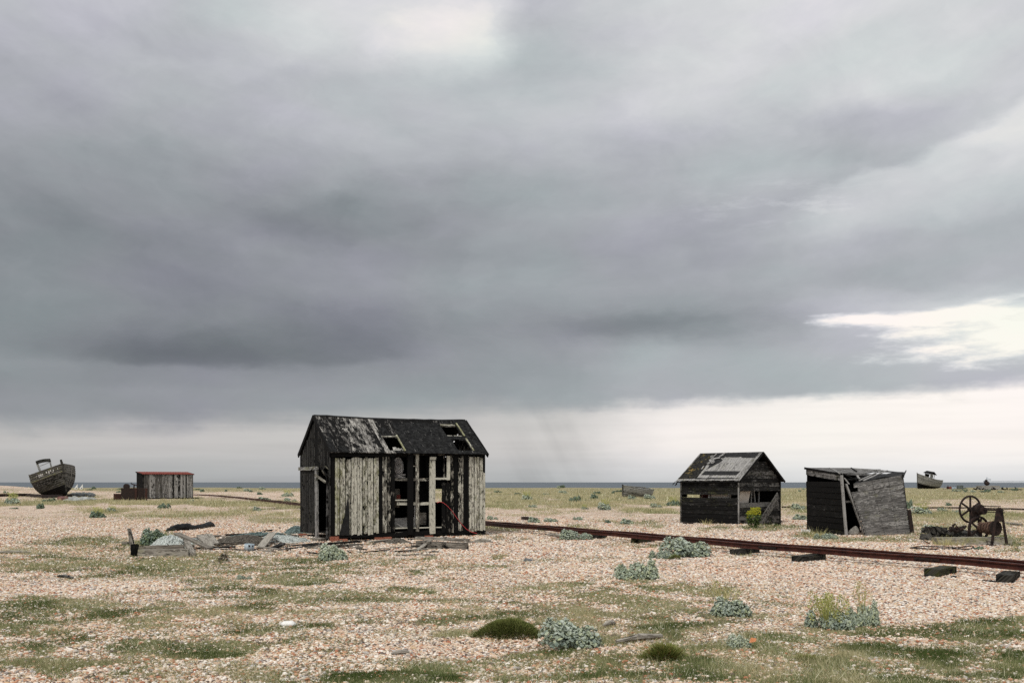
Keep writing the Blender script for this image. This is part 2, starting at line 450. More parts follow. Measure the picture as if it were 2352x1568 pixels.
# wisps
wp = t.m('MULTIPLY', blob(1790, 470, 190, 50, 0, az0, el0), t.mapr(t.noise(t.n('ShaderNodeCombineXYZ', X=t.m('MULTIPLY', az0, 16.0), Y=t.m('MULTIPLY', el0, 75.0), Z=3.0), 1.2, 6, .65).outputs[0], .48, .68))
Ls = t.m('ADD', Ls, t.m('MULTIPLY', wp, .06))
# rain falling from the deck
rn = t.noise(t.n('ShaderNodeCombineXYZ', X=t.m('ADD', t.m('MULTIPLY', az0, 26.0), t.m('MULTIPLY', el0, 14.0)), Y=t.m('MULTIPLY', el0, 3.0), Z=1.0), 1.0, 3, .6).outputs[0]
rz_ = t.m('MULTIPLY', t.mapr(az0, azel(1130, 900)[0], azel(1230, 900)[0]), t.mapr(az0, azel(1250, 900)[0], azel(1430, 900)[0], 1, 0))
rz_ = t.m('MULTIPLY', rz_, t.mapr(el0, .088, .055))
Ls = t.m('SUBTRACT', Ls, t.m('MULTIPLY', rz_, t.mapr(rn, .3, .75, .0, .06)))
Ls = t.m('MINIMUM', t.m('MAXIMUM', Ls, .3), .985)
lin = t.m('POWER', Ls, 2.2)
tint = t.ramp(Ls, [(.42, (.915, 1.0, 1.095)), (.58, (.95, .997, 1.068)), (.75, (.97, 1.0, 1.045)), (.86, (.99, 1.0, 1.01)), (.97, (1.06, 1.0, .925))])
hue = t.noise(sv, 5.5, 3, .5).outputs[0]
tint = t.mix(1.0, tint, t.ramp(hue, [(.3, (.96, 1.015, .99)), (.5, (1, 1, 1)), (.7, (1.016, .985, 1.04))]), 'MULTIPLY')
tint = t.mix(t.m('MULTIPLY', t.m('SUBTRACT', 1.0, em), .7), tint, t.mix(t.mapr(el0, .0, .04), (.99, 1.0, 1.0), (1.05, .99, .945)))
cloud = t.vm('SCALE', tint, (0, 0, 0)); cloud.node.inputs['Scale'].default_value = 1
t.put(cloud.node.inputs['Scale'], lin)
sky = t.n('ShaderNodeTexSky', {'sky_type': 'NISHITA', 'sun_disc': False, 'sun_elevation': R(SUN_EL), 'sun_rotation': R(SUN_AZ)})
bg1 = t.n('ShaderNodeBackground', Color=sky.outputs[0], Strength=.07)
bg2 = t.n('ShaderNodeBackground', Color=cloud, Strength=1.0)
ms = t.n('ShaderNodeMixShader', _0=.96); t.put(ms.inputs[1], bg1.outputs[0]); t.put(ms.inputs[2], bg2.outputs[0])
ow = t.n('ShaderNodeOutputWorld'); t.put(ow.inputs[0], ms.outputs[0])
# ------------------------------------------------------------------ where things grow
# (X, Y, half width, half height, strength) of turf patches as seen in the photo, laid on the ground
TURF = [(300,1425,420,40,.52),(600,1300,420,26,.46),(700,1400,300,40,.42),(1300,1400,420,50,.44),(1900,1505,500,50,.5),(350,1500,380,40,.38),(1100,1530,300,30,.35),(150,1270,250,14,.5),(300,1298,330,20,.72),(358,1295,150,11,.85),(153,1387,115,12,1),(38,1395,40,6,.8),(50,1430,60,14,.7),(256,1418,160,20,.55),(333,1425,60,8,.85),
(397,1382,30,5,.8),(512,1346,75,12,.9),(550,1402,60,10,.8),(307,1479,50,9,.9),(460,1492,130,17,1),(110,1489,30,9,.85),(128,1525,70,17,.95),(240,1517,30,8,.6),
(460,1277,130,8,.7),(692,1285,65,8,.9),(603,1313,18,6,.9),(692,1331,80,11,1),(787,1338,14,4,.7),(820,1369,110,13,.9),(936,1357,45,6,.95),(692,1374,100,15,.75),
(628,1364,60,10,.7),(585,1402,40,8,.9),(682,1405,14,4,.8),(974,1285,30,6,.8),(954,1313,18,4,.75),(1025,1331,14,4,.8),(1148,1279,12,4,.7),(1153,1300,22,4,.95),
(1076,1405,90,18,.55),(1040,1372,80,8,.5),(1038,1451,40,8,.8),(923,1556,130,15,1),(1051,1535,120,11,.62),(1235,1352,45,6,.85),(1290,1343,45,5,.95),(1360,1364,30,6,.9),(1398,1357,35,5,.85),
(1513,1354,50,6,.85),(1462,1336,50,8,.6),(1449,1384,80,13,.85),(1603,1361,70,13,.9),(1436,1418,220,42,.42),(1539,1446,90,15,.7),(1244,1500,60,7,.9),(1398,1477,40,8,.9),
(1628,1492,80,9,.8),(1257,1525,110,15,.5),(1423,1548,90,10,.7),(1603,1535,60,9,.95),(1539,1553,200,12,.6),(1803,1381,18,4,.95),(1766,1374,30,7,.5),
(1973,1453,130,8,.8),(2141,1444,120,11,.85),(2239,1453,100,15,1),(2323,1430,60,11,.75),(1833,1464,80,7,.8),(1791,1484,60,11,.6),(2029,1495,250,18,.65),(2225,1489,120,13,.6),
(2332,1503,40,11,.9),(1858,1517,40,6,1),(2304,1527,50,5,.9),(2057,1520,200,17,.6),(2253,1542,120,11,.7),(1861,1559,110,8,.9),(2057,1562,100,7,.8),(2183,1562,70,6,.8),
(200,1243,110,6,.85),(350,1250,65,9,.9),(345,1153,370,4.5,.85),(450,1185,150,8,.38),(560,1180,60,6,.5),(254,1172,60,4,.6),(150,1140,70,6,.5),(640,1195,60,5,.5),(620,1160,90,7,.55),
(1730,1138,640,12,.85),(1640,1150,520,9,.5),(2230,1132,130,14,.85),(1430,1128,320,7,.9),(1180,1156,70,9,.7),(1300,1162,90,7,.55),(1480,1172,50,3,.8),(1520,1178,30,2.5,.9),(1450,1200,60,4,.7),(1500,1205,30,3,.7),
(2230,1200,130,22,.65),(2250,1236,110,8,.7),(2160,1228,60,8,.7),(2310,1262,50,6,.5),(2000,1238,120,6,.6),(1640,1215,40,4,.6),(1760,1213,50,5,.8),(1570,1150,40,8,.6),(1835,1165,30,8,.5),(1840,1213,40,5,.6),(1880,1232,40,7,.85),(2330,1245,25,6,.8),
(1480,1257,50,5,.55),(1540,1252,120,5,.7),(1740,1276,60,4,.5),(1245,1215,110,6,.75),(1130,1210,40,6,.6),(700,1200,40,5,.4)]
SOIL = [(1250,1500,300,30,.35),(2050,1510,300,30,.35),(120,1410,150,25,.4),(470,1490,150,22,.5),(700,1380,180,16,.3),(948,1425,80,12,.6),(846,1479,60,7,.9),(1000,1477,70,9,.75),(751,1436,25,4,.75),(628,1474,50,9,.8),(897,1505,18,2,.9),(1436,1418,200,40,.62),(1654,1428,70,13,.9),(1423,1548,60,7,.8),
(350,1490,90,8,.5),(240,1515,60,8,.5),(1190,1212,70,7,.8),(1110,1240,90,12,.5),(1330,1240,60,6,.6),(950,1245,220,10,.75),(560,1250,170,14,.5),(256,1425,150,16,.3),(650,1170,50,5,.7),(1080,1410,90,20,.45)]

def patch(X, Y, tab, seed):
    m = np.zeros_like(X)
    wx = (fbm(X / 60, Y / 16, 3, seed) - .5) * 60; wy = (fbm(X / 60 + 9, Y / 16 + 4, 3, seed + 1) - .5) * 16
    for (cx, cy, rx, ry, s) in tab:
        sel = (np.abs(X - cx) < rx * 1.6 + 40) & (np.abs(Y - cy) < ry * 1.6 + 12)
        if not sel.any(): continue
        q = np.sqrt(((X[sel] + wx[sel] - cx) / (rx * 1.12)) ** 2 + ((Y[sel] + wy[sel] - cy) / (ry * 1.12)) ** 2)
        k = np.clip((1.75 - q) / 1.25, 0, 1); k = k * k * (3 - 2 * k) * s
        m[sel] = np.maximum(m[sel], k)
    return m

def cover(x, y):
    """turf and soil cover at ground points"""
    yy = np.maximum(y, 4.0)
    X = CX + x / yy * F; Y = H0 + EYE / yy * F
    g = patch(X, Y, TURF, 41); s = patch(X, Y, SOIL, 61)
    g = np.where(y > 150, np.maximum(g, .8 * np.clip((y - 150) / 60, 0, 1)), g)
    beyond = np.clip((np.abs(X - CX) - 1200) / 200, 0, 1) + (y < 7.3)
    g = np.maximum(g, np.clip(beyond, 0, 1) * .8 * np.clip((fbm(x / 3, y / 1.5, 3, 77) - .42) * 6, 0, 1))
    a1 = fbm(x / .42, y / .42, 3, 12); b = fbm(x / 2.2, y / 1.6, 2, 14)
    a2 = fbm(x / 1.9, y / 5.5, 4, 18)
    k = np.clip((y - 22) / 25, 0, 1)
    a = a1 * (1 - k) + a2 * k; b = b * (1 - k) + fbm(x / 6, y / 14, 3, 15) * k
    S0 = np.exp(-(((X - 1850) / 420) ** 2 + ((Y - 1345) / 48) ** 2)) + np.exp(-(((X - 850) / 300) ** 2 + ((Y - 1525) / 30) ** 2)) * .6
    g2 = np.clip(g * 1.3 + (a - .5) * 1.5 * np.clip(g * 4, 0, 1), 0, 1)
    sparse = np.clip((b - .47) * 5, 0, 1) * np.clip((a - .42) * 5, 0, 1) * .55 * np.clip(1.25 - S0 * 1.5, .15, 1)
    g2 = np.maximum(g2, sparse)
    s2 = np.clip(s * 1.2 + (a - .5) * 1.6 * np.clip(s * 3, 0, 1) - .15, 0, 1)
    return g2, s2

# ------------------------------------------------------------------ shingle
rows = np.concatenate([[-60, -25, -8, 0, 3, 5], 6.4 * np.exp(np.arange(0, 3.92, .0058)), [330.0, 345.0]])
cols = np.linspace(-1, 1, 640)
yy, tt = np.meshgrid(rows, cols, indexing='ij')
xx = tt * (.62 * np.maximum(yy, 6) + 5 + .25 * np.clip(yy - 150, 0, 999))
zz = gz(xx, yy)
G_, S_ = cover(xx.ravel(), yy.ravel())
nr, nc = yy.shape
idx = np.arange(nr * nc).reshape(nr, nc)
quads = np.stack([idx[:-1, :-1], idx[:-1, 1:], idx[1:, 1:], idx[1:, :-1]], -1).reshape(-1, 4)
dry = np.clip(fbm(xx.ravel() / 6, yy.ravel() / 6, 3, 91) + np.clip((yy.ravel() - 35) / 60, 0, .35), 0, 1)

m, t = material('shingle')
tn = t.n('ShaderNodeAttribute', {'attribute_name': 'tone'}); sp = t.n('ShaderNodeSeparateColor', _0=tn.outputs['Color'])
P = t.n('ShaderNodeNewGeometry').outputs['Position']
PEB = [(0.0, (.13, .10, .085)), (.07, (.36, .15, .085)), (.15, (.50, .29, .185)), (.23, (.58, .43, .32)), (.37, (.63, .53, .42)), (.52, (.72, .64, .55)), (.66, (.80, .75, .68)), (.80, (.46, .44, .42)), (.87, (.30, .27, .245)), (.93, (.56, .42, .27))]
def vor(sc, off):
    p = t.vm('ADD', P, off)
    v = t.n('ShaderNodeTexVoronoi', {'voronoi_dimensions': '2D'}, Vector=p, Scale=sc)
    s3 = t.n('ShaderNodeSeparateColor', _0=v.outputs['Color'])
    return v.outputs['Distance'], s3.outputs
d1, c1 = vor(34.0, (0, 0, 0)); d2, c2 = vor(19.0, (3.3, 1.7, 0))
big = t.m('GREATER_THAN', c2[1], .78)
rnd = t.m('ADD', t.m('MULTIPLY', c1[0], t.m('SUBTRACT', 1.0, big)), t.m('MULTIPLY', c2[0], big))
hgt = t.m('ADD', t.m('MULTIPLY', d1, t.m('SUBTRACT', 1.0, big)), t.m('MULTIPLY', d2, big))
peb = t.ramp(rnd, PEB, 'CONSTANT')
b1 = t.noise(P, .35, 3, .5, '2D').outputs[0]; b2 = t.noise(P, 2.6, 4, .6, '2D').outputs[0]; b3 = t.noise(P, 1.1, 4, .62, '2D').outputs[0]
peb = t.mix(1.0, peb, t.ramp(b1, [(.3, (1.04, .98, .94)), (.5, (1, 1, 1)), (.7, (1.05, 1.03, 1.0))]), 'MULTIPLY')
peb = t.mix(1.0, peb, t.ramp(b2, [(.28, (.80, .78, .75)), (.5, (1, 1, 1)), (.72, (1.1, 1.1, 1.1))]), 'MULTIPLY')
fine = t.noise(P, 16, 4, .65, '2D').outputs[0]
soil = t.mix(t.mapr(fine, .35, .65), (.06, .045, .035), (.20, .155, .12))
sm = t.mapr(t.m('ADD', sp.outputs[1], t.m('MULTIPLY', t.m('SUBTRACT', fine, .5), 1.1)), .35, .75)
sm = t.m('MULTIPLY', sm, t.m('SUBTRACT', 1.0, t.m('MULTIPLY', t.m('GREATER_THAN', c2[2], .72), .8)))
gcol = t.mix(t.mapr(b3, .36, .64), (.14, .155, .07), (.29, .26, .145))
gcol = t.mix(t.m('MULTIPLY', sp.outputs[2], .75), gcol, (.34, .30, .15))
gcol = t.mix(t.mapr(fine, .35, .7, 0, .5), gcol, (.06, .066, .028))
gm = t.mapr(t.m('ADD', sp.outputs[0], t.m('MULTIPLY', t.m('SUBTRACT', fine, .5), 1.5)), .30, .85)
gm = t.m('MULTIPLY', gm, t.m('SUBTRACT', 1.0, t.m('MULTIPLY', t.m('GREATER_THAN', c1[2], .78), .7)))
d4, c4 = vor(6.5, (1.3, 5.7, 0)); d5, c5 = vor(2.7, (7.3, 2.7, 0))
far = t.n('ShaderNodeSeparateXYZ', _0=P).outputs[1]
coarse = t.ramp(t.m('ADD', t.m('MULTIPLY', c4[0], .5), t.m('MULTIPLY', c5[0], .5)), [(.1, (.72, .68, .65)), (.35, (.90, .87, .84)), (.6, (1.04, 1.03, 1.0)), (.85, (1.22, 1.22, 1.22))])
peb = t.mix(t.mapr(far, 22, 45), peb, t.mix(1.0, peb, coarse, 'MULTIPLY'))
peb = t.mix(t.mapr(far, 36, 20), peb, t.mix(1.0, peb, (.42, .36, .32), 'MULTIPLY'))  # near ground darkened, gap shade between the loose stones put into its colour
col = t.mix(gm, t.mix(sm, peb, soil), gcol)
h = t.m('ADD', t.m('MULTIPLY', hgt, -1.2), t.m('MULTIPLY', fine, .5))
finish(t, col, .9, h, .9, .016, .15)
ground = fast_mesh('ground', np.stack([xx.ravel(), yy.ravel(), zz.ravel()], -1), quads, m,
                   np.stack([G_, S_, dry, np.ones_like(dry)], -1), smooth=True)
prop(ground, 'pale pink and cream shingle beach with turf patches', 'ground', kind='structure')

# loose pebbles, real stones, on the near half
def peb_points():
    M = 3800000
    u = NR.rand(M); y = np.sqrt(7.0 ** 2 + u * (48.0 ** 2 - 7.0 ** 2)); x = (NR.rand(M) * 2 - 1) * (.53 * y + .3)
    dens = np.clip(14.0 / y, 0, 1) ** 2.1 * np.clip((48 - y) / 14, 0, 1)
    keep = NR.rand(M) < dens
    x, y = x[keep], y[keep]
    g, s = cover(x, y)
    keep = NR.rand(len(x)) > np.clip(g * 1.0 + s * .45, 0, .90)
    return x[keep], y[keep]
px, py = peb_points(); n = len(px)
r = .005 + .005 * NR.rand(n) + .014 * NR.rand(n) ** 8
r = r * np.clip(py / 14.0, 1, 2.0) ** .7
pz = gz(px, py) + r * .18
me = bpy.data.meshes.new('pebbles'); me.vertices.add(n)
me.vertices.foreach_set('co', np.stack([px, py, pz], -1).astype('f').ravel())
a = me.attributes.new('sc', 'FLOAT_VECTOR', 'POINT')
a.data.foreach_set('vector', np.stack([r * (1.1 + .5 * NR.rand(n)), r * (.85 + .3 * NR.rand(n)), r * (.5 + .35 * NR.rand(n))], -1).astype('f').ravel())
a = me.attributes.new('ro', 'FLOAT_VECTOR', 'POINT')
a.data.foreach_set('vector', np.stack([(NR.rand(n) - .5) * .9, (NR.rand(n) - .5) * .9, NR.rand(n) * 6.28], -1).astype('f').ravel())
me.update()
m, t = material('pebble')
oi = t.n('ShaderNodeObjectInfo')
P = t.n('ShaderNodeNewGeometry').outputs['Position']
pc = t.ramp(oi.outputs['Random'], PEB, 'CONSTANT')
pn = t.noise(P, 90, 3, .6).outputs[0]
pc = t.mix(1.0, pc, t.ramp(pn, [(.3, (.8, .78, .76)), (.7, (1.12, 1.12, 1.12))]), 'MULTIPLY')
b1 = t.noise(P, .35, 3, .5, '2D').outputs[0]
pc = t.mix(1.0, pc, t.ramp(b1, [(.3, (1.04, .98, .94)), (.5, (1, 1, 1)), (.7, (1.05, 1.03, 1.0))]), 'MULTIPLY')
finish(t, pc, .7, None, spec=.2)
pebmat = m
ng = bpy.data.node_groups.new('scatter', 'GeometryNodeTree')
ng.interface.new_socket('Geometry', in_out='INPUT', socket_type='NodeSocketGeometry')
ng.interface.new_socket('Geometry', in_out='OUTPUT', socket_type='NodeSocketGeometry')
gi = ng.nodes.new('NodeGroupInput'); go = ng.nodes.new('NodeGroupOutput')
ic = ng.nodes.new('GeometryNodeMeshIcoSphere'); ic.inputs['Radius'].default_value = 1.0; ic.inputs['Subdivisions'].default_value = 2
ss = ng.nodes.new('GeometryNodeSetShadeSmooth'); sm_ = ng.nodes.new('GeometryNodeSetMaterial'); sm_.inputs['Material'].default_value = pebmat
ip = ng.nodes.new('GeometryNodeInstanceOnPoints')
a1 = ng.nodes.new('GeometryNodeInputNamedAttribute'); a1.data_type = 'FLOAT_VECTOR'; a1.inputs['Name'].default_value = 'sc'
a2 = ng.nodes.new('GeometryNodeInputNamedAttribute'); a2.data_type = 'FLOAT_VECTOR'; a2.inputs['Name'].default_value = 'ro'
L = ng.links.new
L(ic.outputs['Mesh'], ss.inputs[0]); L(ss.outputs[0], sm_.inputs[0]); L(sm_.outputs[0], ip.inputs['Instance'])
L(gi.outputs[0], ip.inputs['Points']); L(a1.outputs[0], ip.inputs['Scale']); L(a2.outputs[0], ip.inputs['Rotation'])
L(ip.outputs[0], go.inputs[0])
po = bpy.data.objects.new('pebbles', me); COL.objects.link(po)
po.modifiers.new('scatter', 'NODES').node_group = ng
prop(po, 'loose rounded cream, orange and grey pebbles covering the shingle', 'pebbles', kind='stuff')

# ------------------------------------------------------------------ turf
def blades(N, seed):
    rs = np.random.RandomState(seed)
    X = rs.rand(N) * 2560 - 100
    u = rs.rand(N)
    Y = np.where(rs.rand(N) < .22, 1118 + 70 * rs.rand(N), 1150 + 450 * u ** .85)
    d = EYE / (Y - H0) * F; x = (X - CX) / F * d
    ok = (d < 250); X, Y, d, x = X[ok], Y[ok], d[ok], x[ok]
    g, s = cover(x, d)
    ok = rs.rand(len(x)) < np.clip(g * 1.1, 0, 1); x, d, g = x[ok], d[ok], g[ok]; n = len(x)
    k = np.clip(d / 14, .8, 99)
    tall = fbm(x / .9, d / .9, 2, 33)
    hgt = (.014 + .050 * rs.rand(n) * (.30 + 1.5 * np.clip(tall - .3, 0, 1)) * (.5 + .5 * g)) * np.clip(k, 1, 4.5)
    lone = rs.rand(n) < .03; hgt = np.where(lone, hgt * 2.4, hgt)
    wid = np.clip(.0032 * k, .003, .05) * (.7 + .6 * rs.rand(n))
    ang = rs.rand(n) * 6.283; lean = rs.rand(n) * .9 + .1; la = rs.rand(n) * 6.283
    z = gz(x, d) - .004
    bx, by = np.cos(ang) * wid, np.sin(ang) * wid
    v = np.empty((n, 3, 3))
    v[:, 0] = np.stack([x - bx, d - by, z], -1); v[:, 1] = np.stack([x + bx, d + by, z], -1)
    v[:, 2] = np.stack([x + np.cos(la) * lean * hgt, d + np.sin(la) * lean * hgt, z + hgt], -1)
    dryb = np.clip(fbm(x / 6, d / 6, 3, 91) + np.clip((d - 35) / 60, 0, .35) + (rs.rand(n) - .5) * .8 - .1 + (fbm(x / .55, d / .8, 2, 97) - .5) * 1.3, 0, 1)
    dryb = np.where(lone, .95, dryb)
    core = np.clip((fbm(x / .8 + 5, d / .7 + 2, 3, 123) - .52) * 7, 0, 1) * np.clip(g * 2 - .8, 0, 1) * (d < 40)
    fl = ((rs.rand(n) < .10) & (fbm(x / .5, d / .5, 2, 55) > .5)).astype(float)
    tone = np.stack([dryb * (1 - .8 * core), fl, core, np.ones(n)], -1).repeat(3, 0)
    return v.reshape(-1, 3), np.arange(n * 3).reshape(-1, 3), tone
bv, bt, btn = blades(1300000, 5)
grassmat = leaf_mat('turf', (.165, .205, .075), (.52, .46, .28), (.78, .76, .55), .7, .2, .15, (.075, .105, .028))
gr = fast_mesh('grass', bv, bt, grassmat, btn)
prop(gr, 'short green and straw coloured turf growing in patches on the shingle', 'grass', kind='stuff')

# ------------------------------------------------------------------ sea
m, t = material('sea')
P = t.n('ShaderNodeNewGeometry').outputs['Position']
wv = t.noise(t.vm('MULTIPLY', P, (.02, .12, 1)), 1, 5, .6, '2D').outputs[0]
sc_ = t.mix(t.mapr(wv, .35, .65), (.105, .125, .145), (.135, .152, .168))
finish(t, sc_, .75, wv, .6, .5, .12)
sv_ = [(-60000, 292, -2.0), (60000, 292, -2.0), (60000, 60000, -2.0), (-60000, 60000, -2.0)]
sea = MB(); sea.add(sv_, [(0, 1, 2, 3)])
prop(sea.build('sea', m), 'flat slate grey sea along the horizon', 'sea', kind='structure')
# ------------------------------------------------------------------ woods
M_PEEL = wood_mat('peeling_paint_boards', (.045, .042, .036), (.27, .25, .21), (.64, .62, .52))
M_ROOF = wood_mat('roof_boards', (.03, .028, .026), (.20, .19, .175), (.46, .44, .40), gx=2.2, gy=38)
M_CHAR = wood_mat('charred_boards', (.005, .005, .0048), (.022, .021, .020), (.15, .145, .135), gx=2.4, gy=40, rough=.75)
M_GREY = wood_mat('silvered_boards', (.05, .048, .046), (.205, .198, .19), (.36, .35, .335), gx=2.0, gy=42)
M_DECK = wood_mat('driftwood', (.07, .062, .052), (.26, .235, .20), (.40, .37, .32), gx=2.0, gy=42)
M_FELT = flat_mat('roofing_felt', (.006, .006, .0065), (.026, .026, .026), 14, .8, .8)
M_DARK = wood_mat('shaded_inside', (.008, .008, .0075), (.03, .028, .026), (.10, .09, .08))  # shade of the interiors put into the dark wood colour
M_RUST = rust_mat('rusty_iron', (.014, .009, .008), (.040, .016, .012), (.095, .036, .022))
M_RUSTD = rust_mat('dark_rusty_iron', (.007, .006, .0055), (.020, .012, .010), (.050, .025, .017), 14)
M_RED = rust_mat('red_lead_iron', (.06, .014, .011), (.175, .034, .024), (.24, .075, .05), 5)
M_BRICK = rust_mat('brick', (.14, .045, .028), (.30, .10, .06), (.38, .20, .14), 22)
M_ROPE = flat_mat('bleached_rope', (.40, .44, .42), (.66, .69, .66), 30)
M_ROPED = flat_mat('tarred_rope', (.07, .062, .05), (.20, .18, .15), 30)
M_NET = flat_mat('teal_net', (.10, .15, .145), (.24, .31, .30), 25)
M_CONC = flat_mat('concrete', (.16, .15, .135), (.36, .345, .31), 6)
M_STONE = flat_mat('white_stone', (.70, .69, .66), (.88, .87, .85), 20, .7)
M_TIN = flat_mat('blue_grey_tin', (.20, .26, .30), (.42, .48, .52), 18, .5)
M_TAR = flat_mat('tarred_cloth', (.006, .006, .006), (.018, .018, .018), 9, .6, .6, .25)
M_CORD = flat_mat('red_cord', (.42, .05, .06), (.55, .09, .09), 20)
M_WHITE = flat_mat('white_paint', (.62, .62, .60), (.80, .80, .78), 9)
M_PLY = flat_mat('pale_sheet', (.42, .37, .32), (.58, .53, .47), 6)

def loops(mb, c, r, n, rad, flat=.4, turns=5, axis='z', tone=(.5, 0, 0, 1)):
    """a tangle of rope: many wandering loops"""
    for _ in range(n):
        a0 = rng.random() * 6.28; rr = r * (rng.random() ** .5); o = Vector((math.cos(a0) * rr, math.sin(a0) * rr, 0))
        q = rng.uniform(.12, .3) * r; pts = []; ph = rng.random() * 6.28; tx, ty = rng.uniform(-.5, .5), rng.uniform(-.5, .5)
        N = 14
        for i in range(N):
            a = ph + 2 * math.pi * i / N * rng.uniform(.97, 1.03)
            x = o.x + math.cos(a) * q * (1.3 + .3 * math.sin(2 * a)); y = o.y + math.sin(a) * q
            d = math.sqrt(x * x + y * y) / r
            z = max(0, 1 - d * d) * flat * r * rng.uniform(.75, 1.0) + rad + tx * (x - o.x) * .3
            pts.append(Vector(c) + Vector((x, y, max(z, rad))))
        mb.tube(pts, rad, 4, tone, closed=True)
    return mb

# ------------------------------------------------------------------ the burnt shack
zs = lambda zx, zy: ((700 + zx * .24868) * .9408, (980 + zy * .24868) * .9408)     # enlarged view -> photo units
YAW = R(28); L_, W_ = 4.85, 2.92
o0 = pt(759, 1107, 28.0); o0.z = 0.0
ux = Vector((math.cos(YAW), math.sin(YAW), 0)); uy = Vector((-math.sin(YAW), math.cos(YAW), 0)); UZ = Vector((0, 0, 1))
SH = thing('burnt_shack', 'large burnt plank shack with peeling pale boards and a scorched holed roof', 'shack', o0, (0, 0, YAW))
toL = lambda p: Vector(((p - o0).dot(ux), (p - o0).dot(uy), p.z))
def fw(zx, zy, back=0.0):
    """point of the front wall (or a plane behind it) in shack coordinates"""
    return toL(on_plane(*zs(zx, zy), o0 + uy * back, uy))
X3, Y3, Z3 = Vector((1, 0, 0)), Vector((0, 1, 0)), Vector((0, 0, 1))
FRONT = [(434, 470, 505, 1325, .25, .1, .75), (470, 520, 545, 1312, .84, .8, .12), (520, 575, 548, 1315, .80, .55, .15), (575, 632, 560, 1310, .78, .4, .22), (632, 690, 540, 1314, .97, .1, .08),
 (690, 742, 540, 1312, .92, .1, .12), (742, 795, 540, 1300, .82, .5, .2), (795, 850, 545, 1312, .92, .2, .1), (850, 905, 545, 1296, .86, .5, .1), (905, 937, 500, 1302, .15, 0, .7),
 (937, 985, 530, 1288, .74, .05, .22), (985, 1022, 530, 1286, .62, 0, .33), (1022, 1062, 530, 1288, .42, 0, .5),
 (1518, 1560, 785, 1292, .30, 0, .55), (1560, 1605, 785, 1292, .38, 0, .48), (1605, 1640, 500, 1295, .58, .4, .35), (1640, 1680, 500, 1295, .3, 0, .66), (1680, 1735, 545, 1278, .74, .05, .25),
 (1735, 1785, 500, 1295, .05, 0, 1.0), (1785, 1840, 540, 1280, .88, .1, .1), (1840, 1890, 540, 1272, .84, .4, .12), (1890, 1925, 545, 1268, .88, .3, .12), (1925, 1950, 690, 1268, .84, .2, .15)]
mb = MB(); last = None
for (a, b, t0, t1, pa, li, ch) in FRONT:
    if last and a > last + 30: mb.build('front_boards', M_PEEL, SH); mb = MB()
    last = b
    p0 = fw((a + b) / 2, t1); p1 = fw((a + b) / 2, t0); w = (fw(b, 900) - fw(a, 900)).x - rng.uniform(.010, .020)
    nb_ = 2 if b - a > 44 else 1
    for q_ in range(nb_):
      o_ = X3 * (w * ((q_ + .5) / nb_ - .5)); p0.y = p1.y = rng.uniform(-.012, .004)
      mb.board(p0 + o_, p1 + o_, X3, w / nb_ - .007, Y3, .022, (pa * .67 + rng.uniform(-.06, .06), li * .55, ch + .14, 1), 5, .003, .05)
mb.build('front_boards', M_PEEL, SH)
# black studs, rails and window bars of the open bay
mb = MB()
def stud(zx0, zx1, zt, zb, y, tone, mbx, th=.06):
    p0 = fw((zx0 + zx1) / 2, zb); p1 = fw((zx0 + zx1) / 2, zt); w = (fw(zx1, 900) - fw(zx0, 900)).x
    p0.y = p1.y = y; mbx.board(p0, p1, X3, w, Y3, th, tone, 5, .004, .02)
def rail(zx0, zx1, za, zb, h, y, tone, mbx, th=.05):
    p0 = fw(zx0, za); p1 = fw(zx1, zb); p0.y = p1.y = y
    mbx.board(p0, p1, Z3, h, Y3, th, tone, 5, .004, .02)
stud(1185, 1238, 492, 1305, -.004, (.05, 0, .9, 1), mb, .08)
mb.build('charred_post', M_CHAR, SH)
mb = MB(); stud(1270, 1300, 520, 1275, .035, (.45, 0, .3, 1), mb); mb.build('window_post', M_PEEL, SH)
mb = MB(); stud(1402, 1455, 575, 1300, -.006, (.72, .1, .25, 1), mb); mb.build('window_post', M_PEEL, SH)
mb = MB(); stud(1568, 1600, 530, 772, -.022, (.85, .05, .15, 1), mb, .03); mb.build('window_post', M_PEEL, SH)
mb = MB(); stud(1543, 1558, 530, 760, .04, (.3, 0, .5, 1), mb, .03); mb.build('window_post', M_PEEL, SH)
mb = MB(); rail(1062, 1400, 762, 764, .075, .04, (.42, .1, .4, 1), mb); mb.build('window_rail', M_PEEL, SH)
mb = MB(); rail(1445, 1572, 755, 755, .06, -.012, (.75, .1, .2, 1), mb); mb.build('window_rail', M_PEEL, SH)
mb = MB(); rail(1085, 1405, 1002, 1000, .085, .06, (.6, 0, .25, 1), mb); mb.build('window_rail', M_PEEL, SH)
mb = MB(); rail(1062, 1185, 966, 966, .03, .03, (.8, 0, .1, 1), mb); mb.build('window_rail', M_PEEL, SH)
mb = MB(); rail(1065, 1530, 1242, 1232, .03, .03, (.78, 0, .15, 1), mb); mb.build('window_rail', M_PEEL, SH)
mb = MB(); rail(1065, 1540, 1290, 1284, .045, .03, (.5, .1, .3, 1), mb); mb.build('window_rail', M_PEEL, SH)
mb = MB(); rail(1230, 1570, 512, 522, .05, .02, (.35, 0, .5, 1), mb); mb.build('window_rail', M_PEEL, SH)
mb = MB(); rail(1240, 1270, 632, 632, .02, .05, (.5, 0, .3, 1), mb); mb.build('window_rail', M_PEEL, SH)
mb = MB(); p = fw(1428, 556)
mb.board(p + X3 * -.11, p + X3 * .12, Z3, .09, Y3, .05, (.98, 0, 0, 1), 3, .004, .03)
p = fw(1420, 535); mb.board(p + X3 * -.05, p + X3 * .05, Z3, .04, Y3, .03, (.1, 0, .9, 1), 2); mb.shift((0, .03, 0))
mb.build('window_bracket', M_PEEL, SH)
